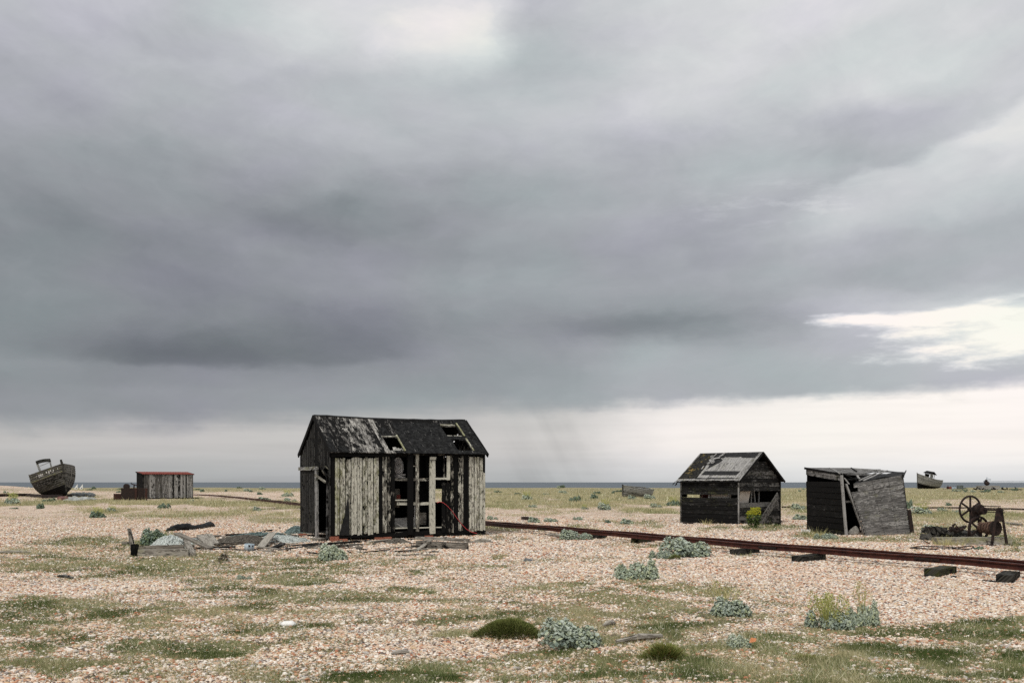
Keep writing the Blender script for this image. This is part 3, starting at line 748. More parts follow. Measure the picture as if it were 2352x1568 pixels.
# eave beam and bottom plate
mb = MB()
a = fw(432, 515); b = fw(1062, 512); a.y = b.y = -.02
mb.board(a, b, Z3, .16, Y3, .05, (.02, 0, 1, 1), 8, .006); mb.build('eave_beam', M_CHAR, SH); mb = MB()
a = fw(1560, 520); b = fw(1948, 512); a.y = b.y = .012
mb.board(a, b, Z3, .11, Y3, .05, (.1, 0, .8, 1), 6, .006); mb.build('eave_beam', M_CHAR, SH); mb = MB()
a = fw(990, 492); b = fw(1190, 498); a.y = b.y = .02
mb.board(a, b, Z3, .05, Y3, .07, (.55, 0, .4, 1), 4, .006)
mb.build('eave_beam', M_CHAR, SH)
mb = MB()
a = fw(440, 1322); b = fw(1955, 1278); a.y = b.y = .05
mb.board(a, b, Z3, .12, Y3, .1, (.05, 0, .95, 1), 8, .006)
mb.build('bottom_beam', M_CHAR, SH)
# scorched sheet under the boards, showing as the black flame shape
mb = MB()
out = [(600, 925), (612, 1080), (612, 1312), (515, 1312), (532, 1230), (562, 1130), (583, 1020)]
pp = [fw(*q) for q in out]
for p in pp: p.y = -.027
mb.poly(pp, (0, 1, 0), .006, (.0, 0, 1, 1)); mb.build('tar_paper', M_TAR, SH)
# side walls, back wall, floor
def eave(y): return 2.47 + (3.57 - 2.47) * (1 - abs(y - W_ / 2) / (W_ / 2))
mb = MB(); y = .0; zdoor = 1.93
while y < W_ - .02:
    w = rng.uniform(.10, .15); yc = y + w / 2; top = eave(min(max(yc, .05), W_ - .05)) - .03
    bot = .12
    if .20 < yc < 1.12: bot = 2.02
    mb.board((rng.uniform(-.01, .004), yc, bot), (rng.uniform(-.01, .004), yc, top), Y3, w - .026, X3, .022, (.05 + rng.random() * .1, .0, rng.uniform(.9, 1.1), 1), 4, .004, .03)
    if rng.random() < .8: mb.board((-.012, y, bot), (-.012, y, eave(min(max(y, .05), W_ - .05)) - .05), Y3, .013, X3, .012, (rng.uniform(.5, .9), .1, .35, 1), 4, .003, .05)
    y += w
mb.build('gable_boards', M_CHAR, SH)
mb = MB(); mb.box((.35, .66, .95), (.02, .95, 1.8), tone=(.0, 0, .9, 1)); mb.build('doorway_shade_sheet', M_CHAR, SH)  # black sheet inside the doorway, its shade put into the colour
mb = MB()
mb.board((-.035, 1.16, .05), (-.035, 1.20, 2.02), Y3, .20, X3, .05, (.55, 0, .2, 1), 4, .004)
mb.board((-.03, .2, .0), (-.03, .2, 1.9), Y3, .08, X3, .05, (.3, 0, .55, 1), 4, .004)
mb.board((-.05, 1.02, 2.06), (-.05, 2.98, 2.06), Z3, .10, X3, .05, (.5, .2, .2, 1), 4, .004)
mb.build('door_frame', M_GREY, SH)
mb = MB()
for i in range(7):
    a = Vector((-.06 - rng.random() * .16, .15 + rng.random() * .9, 2.0 + rng.uniform(-.25, .15)))
    mb.board(a, a + Vector((rng.uniform(-.1, .1), rng.uniform(-.4, .4), rng.uniform(-.22, .05))), Y3, .07, X3, .02, (.3, .3, .4, 1), 2, .01, .05)
mb.board((-.1, .05, 1.83), (-.1, 1.1, 2.3), Z3, .07, X3, .03, (.15, 0, .7, 1), 4, .004)
mb.board((-.12, .1, 1.66), (-.12, 1.05, 1.86), Z3, .07, X3, .03, (.4, 0, .3, 1), 4, .004)
mb.build('splintered_lintel', M_PEEL, SH)
mb = MB(); y = 0
while y < W_ - .02:
    w = rng.uniform(.12, .17); yc = y + w / 2
    mb.board((L_, yc, .12), (L_, yc, eave(min(max(yc, .05), W_ - .05)) - .03), Y3, w - .004, X3, .022, (.3, .1, .5, 1), 3)
    y += w
mb.build('far_gable_boards', M_PEEL, SH)
# back wall with the gap one looks through
ga, gb = fw(1378, 785, W_), fw(1520, 985, W_)
mb = MB(); x = 0
while x < L_ - .02:
    w = rng.uniform(.12, .17); xc = x + w / 2
    if ga.x < xc < gb.x:
        mb.board((xc, W_, .12), (xc, W_, gb.z), X3, w - .002, Y3, .022, (.2, 0, .6, 1), 2)
        mb.board((xc, W_, ga.z), (xc, W_, 2.47), X3, w - .002, Y3, .022, (.2, 0, .6, 1), 2)
    else: mb.board((xc, W_, .12), (xc, W_, 2.47), X3, w - .002, Y3, .022, (.2, 0, .6, 1), 3)
    x += w
g1, g2 = fw(1375, 855, W_), fw(1520, 845, W_)
mb.board(g1, g2, Z3, .03, Y3, .03, (.3, 0, .4, 1), 2)
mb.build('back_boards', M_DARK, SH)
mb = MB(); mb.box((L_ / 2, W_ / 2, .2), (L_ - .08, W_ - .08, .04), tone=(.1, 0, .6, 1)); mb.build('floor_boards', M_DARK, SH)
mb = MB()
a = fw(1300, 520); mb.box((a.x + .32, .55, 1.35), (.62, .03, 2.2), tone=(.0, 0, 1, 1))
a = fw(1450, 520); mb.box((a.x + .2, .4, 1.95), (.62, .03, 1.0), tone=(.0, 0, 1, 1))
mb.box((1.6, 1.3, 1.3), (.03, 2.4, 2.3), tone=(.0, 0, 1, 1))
mb.build('inner_shade_sheets', M_DARK, SH)  # black sheets behind the openings, interior shade put into their colour
# roof
ev = Vector((0, -.13, 2.49)); rg = Vector((0, W_ / 2, 3.60)); sl = (rg - ev); SLn = sl.length; sd_ = sl.normalized()
nrm = Vector((0, -sd_.z, sd_.y))
def rf(zx, zy):
    p = toL(on_plane(*zs(zx, zy), o0 + uy * ev.y + UZ * ev.z, uy * nrm.y + UZ * nrm.z))
    return p.x, (p - ev).dot(sd_)
HOLES = []
for q in ([(945, 342), (1085, 346), (1165, 482), (990, 486)], [(1497, 226), (1668, 222), (1735, 336), (1590, 340)], [(1622, 378), (1765, 370), (1832, 478), (1682, 484)]):
    c = [rf(*k) for k in q]
    HOLES.append(((c[0][0] + c[3][0]) / 2, (c[1][0] + c[2][0]) / 2, (c[2][1] + c[3][1]) / 2, (c[0][1] + c[1][1]) / 2))
def sag(x, s): return -.045 * math.sin(math.pi * min(max(x / L_, 0), 1)) * (s / SLn)
mb = MB(); x = -.04
while x < L_ - .05:
    w = rng.uniform(.145, .185); xc = x + w / 2
    segs = [(-.02, SLn)]; jj = rng.uniform(-.10, .05)
    for (xa, xb, sa, sb) in HOLES:
        if xa < xc < xb:
            nw = []
            for (u, v) in segs:
                if sb <= u or sa >= v: nw.append((u, v))
                else:
                    if sa > u + .03: nw.append((u, sa + rng.uniform(-.05, .08)))
                    if sb < v - .03: nw.append((sb + rng.uniform(-.09, .03), v))
            segs = nw
    k = xc / L_
    for (u, v) in segs:
        a = ev + X3 * xc + sd_ * u + Z3 * sag(xc, u); b = ev + X3 * xc + sd_ * v + Z3 * sag(xc, v)
        if k < .40: tn_ = (rng.uniform(.2, .62), 0, rng.uniform(.25, .62), 1)
        elif k < .6: tn_ = (rng.uniform(.15, .5), 0, rng.uniform(.45, .75), 1)
        else: tn_ = (rng.uniform(.2, .5), 0, rng.uniform(.45, .85), 1)
        mb.board(a, b, X3, w - .006, nrm, .022, tn_, 5, .004, .03)
    x += w
roof = mb.build('roof', M_ROOF, SH)
# felt left on the roof, cracked and torn
mb = MB(); nx_, ns_ = 150, 44
ok = {}
for i in range(nx_):
    for j in range(ns_):
        x = -.04 + (L_ + .06) * (i + .5) / nx_; s_ = SLn * (j + .5) / ns_ - .02
        k = x / L_; v = float(fbm(x * 4.5, s_ * .8 + 4, 3, 71)); f_ = float(fbm(x * 11, s_ * 2.2, 3, 72))
        cov = -.02 + .98 * min(max((k - .30) / .28, 0), 1) - .25 * (s_ / SLn - .5) * 1.2 + (.16 if s_ < .22 else 0) - (.62 if s_ > SLn - .20 else 0) + (.5 if k < .035 else 0)
        if k < .42: cov += .30 * (1 - abs(s_ / SLn - .42) * 4) * (k > .08)
        hole = any(xa - .02 < x < xb + .02 and sa - .02 < s_ < sb + .02 for (xa, xb, sa, sb) in HOLES)
        if k > .93: cov = .75
        ok[i, j] = (cov + (v - .5) * 1.3 + (f_ - .5) * .8 > .5) and not hole
vid = {}
def fv(i, j):
    if (i, j) not in vid:
        x = -.04 + (L_ + .06) * i / nx_; s_ = SLn * j / ns_ - .02
        p = ev + X3 * x + sd_ * s_ + Z3 * sag(x, s_) + nrm * (.017 + .010 * float(vnoise(x * 6, s_ * 6, 8)) + (.006 if j % 13 < 1 else 0))
        vid[i, j] = len(mb.v); mb.v.append(tuple(p)); mb.bc.append((x, s_, 0)); mb.tn.append((.5, 0, 0, 1))
    return vid[i, j]
for (i, j), v in ok.items():
    if v: mb.f.append((fv(i, j), fv(i + 1, j), fv(i + 1, j + 1), fv(i, j + 1)))
m, t = material('cracked_felt')
bc = t.n('ShaderNodeAttribute', {'attribute_name': 'bc'}).outputs['Vector']
vo = t.n('ShaderNodeTexVoronoi', {'feature': 'DISTANCE_TO_EDGE'}, Vector=t.vm('ADD', t.vm('MULTIPLY', bc, (2.3, 1.7, 1)), t.vm('SCALE', t.noise(bc, 5, 4).outputs[1])), Scale=1.0)
n1 = t.noise(bc, 8, 5, .65).outputs[0]
cr = t.mapr(vo.outputs[0], .0, .03)
c_ = t.mix(t.mapr(n1, .35, .68), (.005, .005, .0052), (.026, .026, .0255))
c_ = t.mix(t.mapr(t.noise(t.vm('MULTIPLY', bc, (14, 3, 1)), 1, 5, .7).outputs[0], .60, .70), c_, (.20, .195, .185))
finish(t, c_, .85, t.m('ADD', t.m('MULTIPLY', cr, 1.5), n1), 1.0, .02, .12)
felt = mb.build('roof_felt', m, roof)
mb = MB()
rsd = Vector((0, -sd_.y, sd_.z))                     # far slope
a = Vector((-.04, W_ + .13, 2.47)); b = Vector((L_ + .02, W_ + .13, 2.47)); c = Vector((L_ + .02, W_ / 2, 3.585)); d = Vector((-.04, W_ / 2, 3.585))
mb.poly([a, b, c, d], (0, .5, 1), .02, (.1, 0, .8, 1)); mb.build('far_slope', M_CHAR, roof)
for (xa, xb, sa, sb) in HOLES:
    xr = xb - .02 if sa < .5 else xb
    mb = MB(); a = ev + X3 * xr + sd_ * (sa - .03) - nrm * .004; mb.board(a + nrm * .03, a + sd_ * (sb - sa + .08) + nrm * .03, X3, .04, nrm, .03, (.45, .5, .2, 1), 3); mb.build('batten', M_PEEL, roof)
xa, xb = HOLES[1][0], HOLES[1][1]
for s_ in (HOLES[1][3] - .02, HOLES[1][2] - .03):
    mb = MB(); a = ev + sd_ * s_ - nrm * .02; mb.board(a + X3 * xa, a + X3 * (xb + .02), sd_, .11, nrm, .05, (.42, .1, .2, 1), 3); mb.build('batten', M_PEEL, roof)
mb = MB(); a = ev + sd_ * (HOLES[0][3]) - nrm * .01; mb.board(a + X3 * HOLES[0][0], a + X3 * HOLES[0][1], sd_, .05, nrm, .05, (.4, .0, .3, 1), 3); mb.build('batten', M_PEEL, roof)
mb = MB()
h = HOLES[0]; a = ev + X3 * (h[0] * .55 + h[1] * .45) + sd_ * (h[2] + .06) - nrm * .05
for i in range(3):
    mb.board(a + X3 * (.1 * i), a + X3 * (.1 * i + .05) + sd_ * .3 - nrm * .06, X3, .11, nrm, .012, (.75, 0, .3, 1), 3, .02, .06)
mb.build('split_board', M_ROOF, roof)
for (xe, y0_) in ((-.055, -.13), (-.055, W_ + .13), (L_ + .045, -.13)):
    a = Vector((xe, y0_, 2.455)); b = Vector((xe, W_ / 2, 3.575)); mb = MB()
    mb.board(a, b, Vector((0, -(b - a).z, (b - a).y)), .12, X3, .03, (.05, 0, .9, 1), 4, .004); mb.build('barge_board', M_CHAR, roof)
mb = MB(); mb.tube([ev + X3 * x_ + sd_ * SLn + Z3 * (sag(x_, SLn) + .012 + rng.uniform(-.008, .01)) for x_ in np.linspace(-.04, L_ + .02, 26)], .03, 6); mb.build('ridge_roll', M_FELT, roof)

# things in and about the shack
def own(mb, name, mat, label, cat, base, group=None, smooth=False):
    """a thing that is one mesh; its origin goes to its base"""
    base = Vector(base); mb.shift(base); o = mb.build(name, mat, None, smooth); o.location = base
    return prop(o, label, cat, group)
toW = lambda p: o0 + ux * p[0] + uy * p[1] + UZ * p[2]
cw = fw(1112, 625)
mb = MB()
for k in range(26):
    q = rng.uniform(.06, .21); cc = Vector((cw.x + rng.uniform(-.05, .05), .10 + rng.random() * .10, cw.z - rng.uniform(-.02, .08)))
    mb.tube([toW(cc + Vector((math.cos(a) * q * .75, rng.uniform(-.015, .015), math.sin(a) * q * 1.25 + .07 * (q - .1) * math.sin(3 * a)))) for a in np.linspace(0, 6.1, 14)], .011, 4, closed=True)
for k in range(16):
    a = Vector((cw.x + rng.uniform(-.2, .2), .1 + rng.random() * .12, cw.z - .36 + rng.uniform(-.04, .09)))
    mb.tube([toW(a + Vector((math.cos(b) * .08, math.sin(b) * .05, rng.uniform(-.02, .02)))) for b in np.linspace(0, 5.5, 8)], .012, 4, closed=True)
own(mb, 'rope_coil', flat_mat('grey_rope', (.16, .15, .145), (.40, .38, .36), 30), 'grey rope coil hung in the upper window of the burnt shack', 'rope', toW((cw.x, .14, cw.z - .42)))
mb = MB(); c = fw(1150, 940)
mb.lathe([(.10, 0), (.10, .55)], toW((c.x, .6, c.z - .3)), 14, (.3, 0, .1, 1)); own(mb, 'wooden_drum', M_DECK, 'upright brown wooden drum standing inside the burnt shack window', 'drum', toW((c.x, .6, c.z - .3)), smooth=True)
mb = MB(); c = fw(1135, 935)
mb.box(toW((c.x, .3, c.z)), (.1, .1, .12)); own(mb, 'red_tin', M_RED, 'small red tin on the window ledge of the burnt shack', 'tin', toW((c.x, .3, c.z - .06)))
mb = MB(); a, b = fw(1075, 1190), fw(1330, 1180)
mb.board(toW((a.x, .30, a.z - .02)), toW((b.x, .34, b.z)), UZ, .28, uy, .02, (.8, .0, .0, 1), 3); own(mb, 'panel_sheet', M_GREY, 'pale grey panel lying behind the lower opening of the burnt shack', 'panel', toW((a.x, .3, a.z - .16)))
mb = MB(); a, b = fw(1310, 1150), fw(1420, 1150)
mb.board(toW((a.x, .36, a.z)), toW((b.x, .4, b.z)), UZ, .36, uy, .02, (.4, .0, .1, 1), 3); own(mb, 'inner_board', M_DECK, 'brown board leaning inside the lower opening beside the pale panel', 'board', toW((a.x, .36, a.z - .18)))
mb = MB(); a, b = fw(1090, 1195), fw(1160, 1235)
mb.board(toW((a.x, .12, a.z)), toW((b.x, .12, b.z)), UZ, .025, uy, .02, (.9, .0, .0, 1), 2); own(mb, 'lath', M_GREY, 'short white lath slanting across the lower opening of the burnt shack', 'lath', toW((b.x, .12, b.z - .01)))
mb = MB(); a = fw(1268, 1025); b = fw(1270, 1240)
mb.tube([toW((a.x, .1, a.z)), toW((b.x, .1, b.z))], .015, 6); own(mb, 'thin_pole', M_WHITE, 'thin white pole standing in the middle opening of the burnt shack', 'pole', toW((b.x, .1, b.z)))
mb = MB(); cp = [(1470, 990), (1500, 982), (1530, 990), (1570, 1020), (1620, 1075), (1665, 1140), (1715, 1205), (1760, 1250), (1810, 1278), (1860, 1292)]
mb.tube([toW(fw(*q) + Vector((0, -.035, 0))) for q in cp], .010, 5); own(mb, 'draped_cord', M_CORD, 'red cord draped down the right boards of the burnt shack', 'cord', toW(fw(1860, 1292)))

def brick(X, Y, rz, label, n=0):
    p = at(X, Y); mb = MB(); mb.box((0, 0, .033), (.215, .10, .066), tone=(.5, 0, 0, 1), jit=.004)
    o = mb.build('brick', M_BRICK); o.location = p + Vector((0, 0, n * .068)); o.rotation_euler = (0, 0, rz)
    return prop(o, label, 'brick', 'bricks propping up the shack')
P0 = toW((.04, W_ - .15, 0))
def brickW(l, rz, label, lift=0):
    w = toW((l[0], l[1], 0)); mb = MB(); mb.box((0, 0, .036), (.23, .11, .072), jit=.004)
    o = mb.build('brick', M_BRICK); o.location = (w.x, w.y, gz1(w.x, w.y) + lift); o.rotation_euler = (0, 0, rz)
    prop(o, label, 'brick', 'bricks propping up the shack')
brickW((-.02, 2.72, 0), .6, 'orange brick under the far left corner of the shack')
brickW((-.06, 2.50, 0), .3, 'broken orange brick beside the far left corner of the shack')
brickW((.10, -.04, 0), .45, 'lower brick under the near front corner of the shack')
brickW((.12, .02, 0), .55, 'upper brick stacked under the near front corner of the shack', .072)
brickW((.36, -.05, 0), .2, 'loose brick lying right of the near corner stack')
brickW((1.42, -.05, 0), .5, 'left one of two bricks under the middle of the pale front boards')
brickW((1.68, -.06, 0), .45, 'right one of two bricks under the middle of the pale front boards')
brickW((2.95, -.12, 0), .5, 'brick lying under the open bay of the shack front')
# ------------------------------------------------------------------ the black gabled shed
zb = lambda zx, zy: ((1640 + zx * .13391) * .9408, (1090 + zy * .13391) * .9408)
ob = pt(1696, 1107, 38.3); ob.z = 0
s45 = math.sqrt(.5)
bl = Vector((-s45, s45, 0)); br = Vector((s45, s45, 0))      # along the long wall, along the gable
LB, WB = 2.63, 3.02
SB = thing('gabled_shed', 'small black weatherboarded shed with a gable and a slipping grey roof', 'shed', ob)
zg = lambda v: gz1(ob.x + v.x, ob.y + v.y)
def lw(zx, zy): return on_plane(*zb(zx, zy), ob, br) - ob          # on the long wall
def gw(zx, zy): return on_plane(*zb(zx, zy), ob, bl) - ob          # on the gable wall
def lap(mb, sa, sb, z0, h, d, n, tone, over=.03, t=.02):
    """one weatherboard along d between sa and sb, its foot tipped out"""
    a = d * sa + n * .015; b = d * sb + n * .015
    up = (UZ * h - n * .016).normalized()
    mb.board(a + UZ * (z0 + h / 2), b + UZ * (z0 + h / 2), up, h + over, n, t, tone, 6, .005, .02)
ct = lambda: (rng.uniform(.2, .48), .05 + .15 * (rng.random() < .25), rng.uniform(.2, .6), 1)
mb = MB(); z = -.02; n_ = -br
while z < 1.70:
    h = rng.uniform(.135, .165)
    gap = 1.08 < z + h / 2 < 1.20
    if not gap: lap(mb, 0, LB, z, h, bl, n_, ct())
    z += h
    if z > .98 and z < 1.0 + .1: z = max(z, 1.0)
mb.build('long_wall', M_CHAR, SB)
def gtop(s): return 1.74 + 1.04 * (1 - abs(s - WB / 2) / (WB / 2))
mb = MB(); z = -.12; n_ = -bl
while z < 2.62:
    h = rng.uniform(.145, .175); zc = z + h / 2
    if zc > 1.76:
        k = (zc - 1.74) / 1.04 * WB / 2 + .02; sa, sb = k, WB - k
        if zc > 2.40: break
    else: sa, sb = 0, WB
    if not (.90 < zc < 1.25): lap(mb, sa, sb, z, h, br, n_, (rng.uniform(.25, .7), 0, rng.uniform(.15, .55), 1))
    z += h
mb.build('gable_wall', M_CHAR, SB)
mb = MB()
for (p, q) in ((bl * LB, bl * LB + br * WB), (br * WB, br * WB + bl * LB)):
    z = .0
    d = (q - p).normalized(); n_ = Vector((d.y, -d.x, 0))
    while z < 1.7:
        a = p + UZ * (z + .075); b = q + UZ * (z + .075)
        if p == bl * LB and .95 < z + .07 < 1.2: 
            mb.board(a, p + d * (WB * .12) + UZ * (z + .075), UZ, .146, n_, .02, (.1, 0, .8, 1), 2); mb.board(p + d * (WB * .42) + UZ * (z + .075), b, UZ, .146, n_, .02, (.1, 0, .8, 1), 2)
        else: mb.board(a, b, UZ, .146, n_, .02, (.1, 0, .8, 1), 2)
        z += .15
mb.poly([br * (WB - .05) + UZ * .1, br * (WB - .05) + bl * LB + UZ * .1, br * (WB - .05) + bl * LB + UZ * 1.7, br * (WB - .05) + UZ * 1.7], br, .01, (.1, 0, .7, 1)); mb.build('rear_walls', M_DARK, SB)  # dark lining sheet added to stop light through the board gaps
for (c, zt, w, tone) in ((br * -.03 + bl * -.03, 1.78, .045, (.5, 0, .15, 1)), (bl * (LB + .02) - br * .02, 1.7, .06, (.5, 0, .3, 1)), (br * (WB + .02) - bl * .02, 1.76, .07, (.1, 0, .7, 1)), (bl * .5 + br * .08, 1.7, .06, (.5, 0, .2, 1)), (bl * (LB * .52) + br * .08, 1.7, .07, (.5, 0, .2, 1))):
    mb = MB(); mb.board(c + UZ * (zg(c) - .05), c + UZ * zt, bl, w, br, w, tone, 4, .003); mb.build('corner_post', M_GREY if tone[2] < .25 else M_CHAR, SB)
# things seen through the slot
for (sx, lean) in ((1.15, .0), (1.45, .10), (1.78, -.12), (2.05, .0)):
    mb = MB(); c = br * sx + bl * .35
    mb.board(c + UZ * .7, c + UZ * 1.5 + br * lean, br, .055, bl, .04, (.75, 0, .05, 1), 3); mb.build('wall_stud', M_GREY, SB)
# roof: boarded slope in view with felt, the far slope plain
OV = .16
e0 = -br * .15 - bl * OV + UZ * 1.69; rdir = br * (WB / 2 + .15) + UZ * (2.83 - 1.69); RL = rdir.length; rdir.normalize()
rn_ = bl.cross(rdir).normalized()
if rn_.z < 0: rn_ = -rn_
LR = LB + OV * 2
def rp(u, s, h=0): return e0 + bl * u + rdir * s + rn_ * h      # u from the gable backwards, s up the slope
def rfb(zx, zy):
    p = on_plane(*zb(zx, zy), ob + e0, rn_) - ob - e0
    return p.dot(bl), p.dot(rdir)
mb = MB(); u = 0
while u < LR - .02:
    w = rng.uniform(.12, .15); sb_ = RL
    s0 = rng.uniform(0, .05)
    mb.board(rp(u + w / 2, s0), rp(u + w / 2, RL), bl, w - .008, rn_, .02, (rng.uniform(.45, .75), .1 * (rng.random() < .4), rng.uniform(.05, .2), 1), 4, .003, .03)
    u += w
broof = mb.build('roof', M_GREY, SB)
def sheet(name, pts, h, mat, jag=.02, t=.01, par=None):
    q = []
    for i, p in enumerate(pts):
        a = Vector(rfb(*p)); b = Vector(rfb(*pts[(i + 1) % len(pts)]))
        k = max(1, int((b - a).length / .12))
        for j in range(k):
            c = a.lerp(b, j / k); q.append(rp(c.x + rng.uniform(-jag, jag), c.y + rng.uniform(-jag, jag), h))
    m_ = MB(); m_.poly(q, rn_, t, (.3, 0, .5, 1)); return m_.build(name, mat, par or broof)
m, t = material('mossy_felt')
P = t.n('ShaderNodeTexCoord').outputs['Object']
n1 = t.noise(P, 3.2, 5, .65).outputs[0]; n2 = t.noise(P, 11, 4, .65).outputs[0]
c_ = t.mix(t.mapr(n2, .35, .65), (.008, .008, .0075), (.035, .033, .03))
c_ = t.mix(t.m('MULTIPLY', t.mapr(n1, .54, .64), t.mapr(n2, .42, .6)), c_, (.16, .13, .04))
c_ = t.mix(t.m('MULTIPLY', t.mapr(n1, .6, .68), t.mapr(n2, .5, .62)), c_, (.32, .15, .06))
finish(t, c_, .9, n2, .8, .012, .1); M_MOSS = m
sheet('mossy_felt', [(120, 590), (545, 132), (800, 132), (745, 205), (700, 255), (640, 330), (560, 440), (445, 585)], .014, M_MOSS)
sheet('felt_strip', [(985, 118), (1600, 112), (1510, 205), (1300, 205), (1255, 190), (990, 200)], .014, M_FELT)
sheet('felt_strip', [(605, 452), (1255, 452), (1180, 522), (540, 520)], .014, M_FELT, .012)
sheet('felt_strip', [(445, 575), (1150, 572), (1130, 592), (430, 592)], .010, M_FELT, .015)
sheet('torn_felt', [(800, 132), (985, 120), (975, 200), (870, 215), (930, 250), (800, 330), (720, 370), (640, 420), (690, 330), (760, 230)], .018, M_FELT, .04)
for (a, b, w) in (((735, 175), (770, 320), .12), ((700, 250), (760, 330), .09), ((760, 200), (830, 150), .05), ((540, 435), (595, 375), .05), ((870, 205), (985, 135), .10), ((650, 330), (720, 300), .14), ((770, 235), (900, 225), .1)):
    p, q = Vector(rfb(*a)), Vector(rfb(*b)); mb = MB()
    A, B = rp(p.x, p.y, .045), rp(q.x, q.y, .07); mb.board(A, B, (B - A).cross(rn_), w, rn_, .015, (rng.uniform(.3, .8), 0, rng.uniform(.0, .4), 1), 3, .004, .04); mb.build('loose_board', M_GREY, broof)
for (a, b) in (((585, 520), (620, 560)), ((905, 535), (940, 552)), ((1060, 540), (1110, 552))):
    pass
mb = MB(); f0 = br * (WB + .16) - bl * OV + UZ * 1.66; f1 = br * (WB + .16) + bl * (LB + OV) + UZ * 1.66; g1_ = br * (WB / 2) + bl * (LB + OV) + UZ * 2.82; g0_ = br * (WB / 2) - bl * OV + UZ * 2.82
mb.poly([f0, f1, g1_, g0_], UZ, .03, (.1, 0, .8, 1)); mb.build('far_slope', M_CHAR, broof)
for (a, b) in ((e0 - bl * .02, br * (WB / 2) - bl * (OV + .02) + UZ * 2.82), (f0 - bl * .02, br * (WB / 2) - bl * (OV + .02) + UZ * 2.82)):
    mb = MB(); d = (b - a).normalized(); mb.board(a, b, d.cross(bl), .075, bl, .03, (.15, 0, .6, 1), 5, .004); mb.build('barge_board', M_CHAR, broof)
mb = MB(); mb.board(e0 + rn_ * -.03, e0 + bl * LR + rn_ * -.03, UZ, .05, br, .03, (.2, .1, .6, 1), 10, .018, .02); mb.build('eave_board', M_CHAR, broof)
mb = MB()
for i in range(9):
    a = e0 + bl * (LR + rng.uniform(-.02, .05)) + UZ * rng.uniform(-.14, .0) + br * rng.uniform(-.05, .05); mb.board(a, a + Vector((rng.uniform(-.1, .04), 0, rng.uniform(-.1, .02))), UZ, .05, br, .008, (.4, 0, .4, 1), 2, .012)
mb.build('felt_tatter', M_FELT, broof)
# leaning timber
def wthing(name, label, cat, pts, wd, w, nd, t, tone, mat, base, group=None, seg=4):
    mb = MB(); mb.board(pts[0], pts[1], wd, w, nd, t, tone, seg, .004, .03)
    return own(mb, name, mat, label, cat, base, group)
A = on_plane(*zb(1590, 1440), ob - bl * .32, bl); B = on_plane(*zb(1945, 885), ob - bl * .10, bl)
wthing('leaning_plank', 'wide black plank leaning against the gable of the black shed', 'plank', (A, B), (B - A).cross(bl), .30, bl, .04, (.5, 0, .12, 1), M_CHAR, A)
A2 = on_plane(*zb(1520, 1430), ob - bl * .36, bl)
M_SLOT = M_PLY
mb = MB(); c0 = ob + bl * .16 + br * .05
mb.board(c0 + UZ * .15 + br * .3, c0 + UZ * 1.45 + br * .75, br, .72, bl, .02, (.5, 0, 0, 1), 2); own(mb, 'stored_sheet', M_PLY, 'pale sheet standing inside the black gabled shed behind its slot', 'sheet', c0 + UZ * .1)
mb = MB(); c0 = ob + bl * .85 + br * .12
mb.board(c0 + UZ * .15 + bl * .1, c0 + UZ * 1.42, bl, .9, br, .02, (.5, 0, 0, 1), 2); own(mb, 'stored_sheet', M_PLY, 'pale sheet leaning behind the slot of the long black wall', 'sheet', c0 + UZ * .1)
mb = MB(); c0 = ob + bl * 1.95 + br * .75
mb.box(c0 + UZ * 1.0, (.35, .3, .32)); own(mb, 'red_crate', M_RED, 'red crate showing through the slot in the black shed', 'crate', c0 + UZ * .84)
P = on_plane(*zb(1800, 1495), ob - bl * .3, bl); P.z = gz1(P.x, P.y)
mb = MB()
for k in range(14):
    a = P + Vector((rng.uniform(-.25, .35), rng.uniform(-.2, .2), .02 + rng.random() * .1)); mb.board(a, a + Vector((rng.uniform(-.25, .25), rng.uniform(-.2, .2), rng.uniform(-.04, .08))), UZ, .06, Y3, .02, (rng.uniform(.2, .7), 0, rng.uniform(.2, .7), 1), 2, .01, .04)
o = own(mb, 'splinters', M_PEEL, 'heap of broken boards under the gable of the black shed', 'splinters', P); o['kind'] = 'stuff'

# ------------------------------------------------------------------ the collapsing shed
zc = lambda zx, zy: ((1950 + zx * .12755) * .9408, (1130 + zy * .12755) * .9408)
oc = pt(1944.4, 1107, 31.2); oc.z = 0
cy_ = R(14); cx = Vector((math.cos(cy_), math.sin(cy_), 0)); cyv = Vector((-math.sin(cy_), math.cos(cy_), 0))
SC = thing('collapsing_shed', 'grey flat roofed shed collapsing sideways with its front panel leaning out', 'shed', oc)
WC = 2.32
def cf(zx, zy, back=0.0): return on_plane(*zc(zx, zy), oc + cyv * back, cyv) - oc
def cl(zx, zy, off=0.0): return on_plane(*zc(zx, zy), oc + cx * off, cx) - oc
# side wall, horizontal boards
mb = MB(); z = -.06
zt_f, zt_b = cl(800, 235).z, cl(160, 115).z
xb_ = cyv * WC
k = 0
while z < 1.62:
    h = rng.uniform(.17, .22); tone = (rng.uniform(.05, .3), .05 if rng.random() < .6 else .22, rng.choice([.45, .55, .65, 1.05]), 1)
    off = -cx * (.18 * (z + h / 2) / 1.9)                          # the corner leans to the left
    mb.board(off + cyv * .0 + UZ * (z + h / 2), off * .25 + xb_ + UZ * (z + h / 2 + .02), UZ, h - .008, cx, .022, tone, 5, .004, .01); z += h; k += 1
mb.build('side_wall', M_CHAR, SC)
mb = MB(); a, b = cl(800, 270, -.05), cl(150, 170, -.05)
mb.board(a - UZ * .02, b, UZ, .19, cx, .03, (.35, .1, .35, 1), 4); mb.build('side_fascia', M_GREY, SC)
mb = MB(); a, b = cf(912, 1390, -.03), cf(818, 228, -.03)
mb.board(a, b, cx, .075, cyv, .06, (.62, 0, .1, 1), 5, .003); mb.build('corner_post', M_GREY, SC)
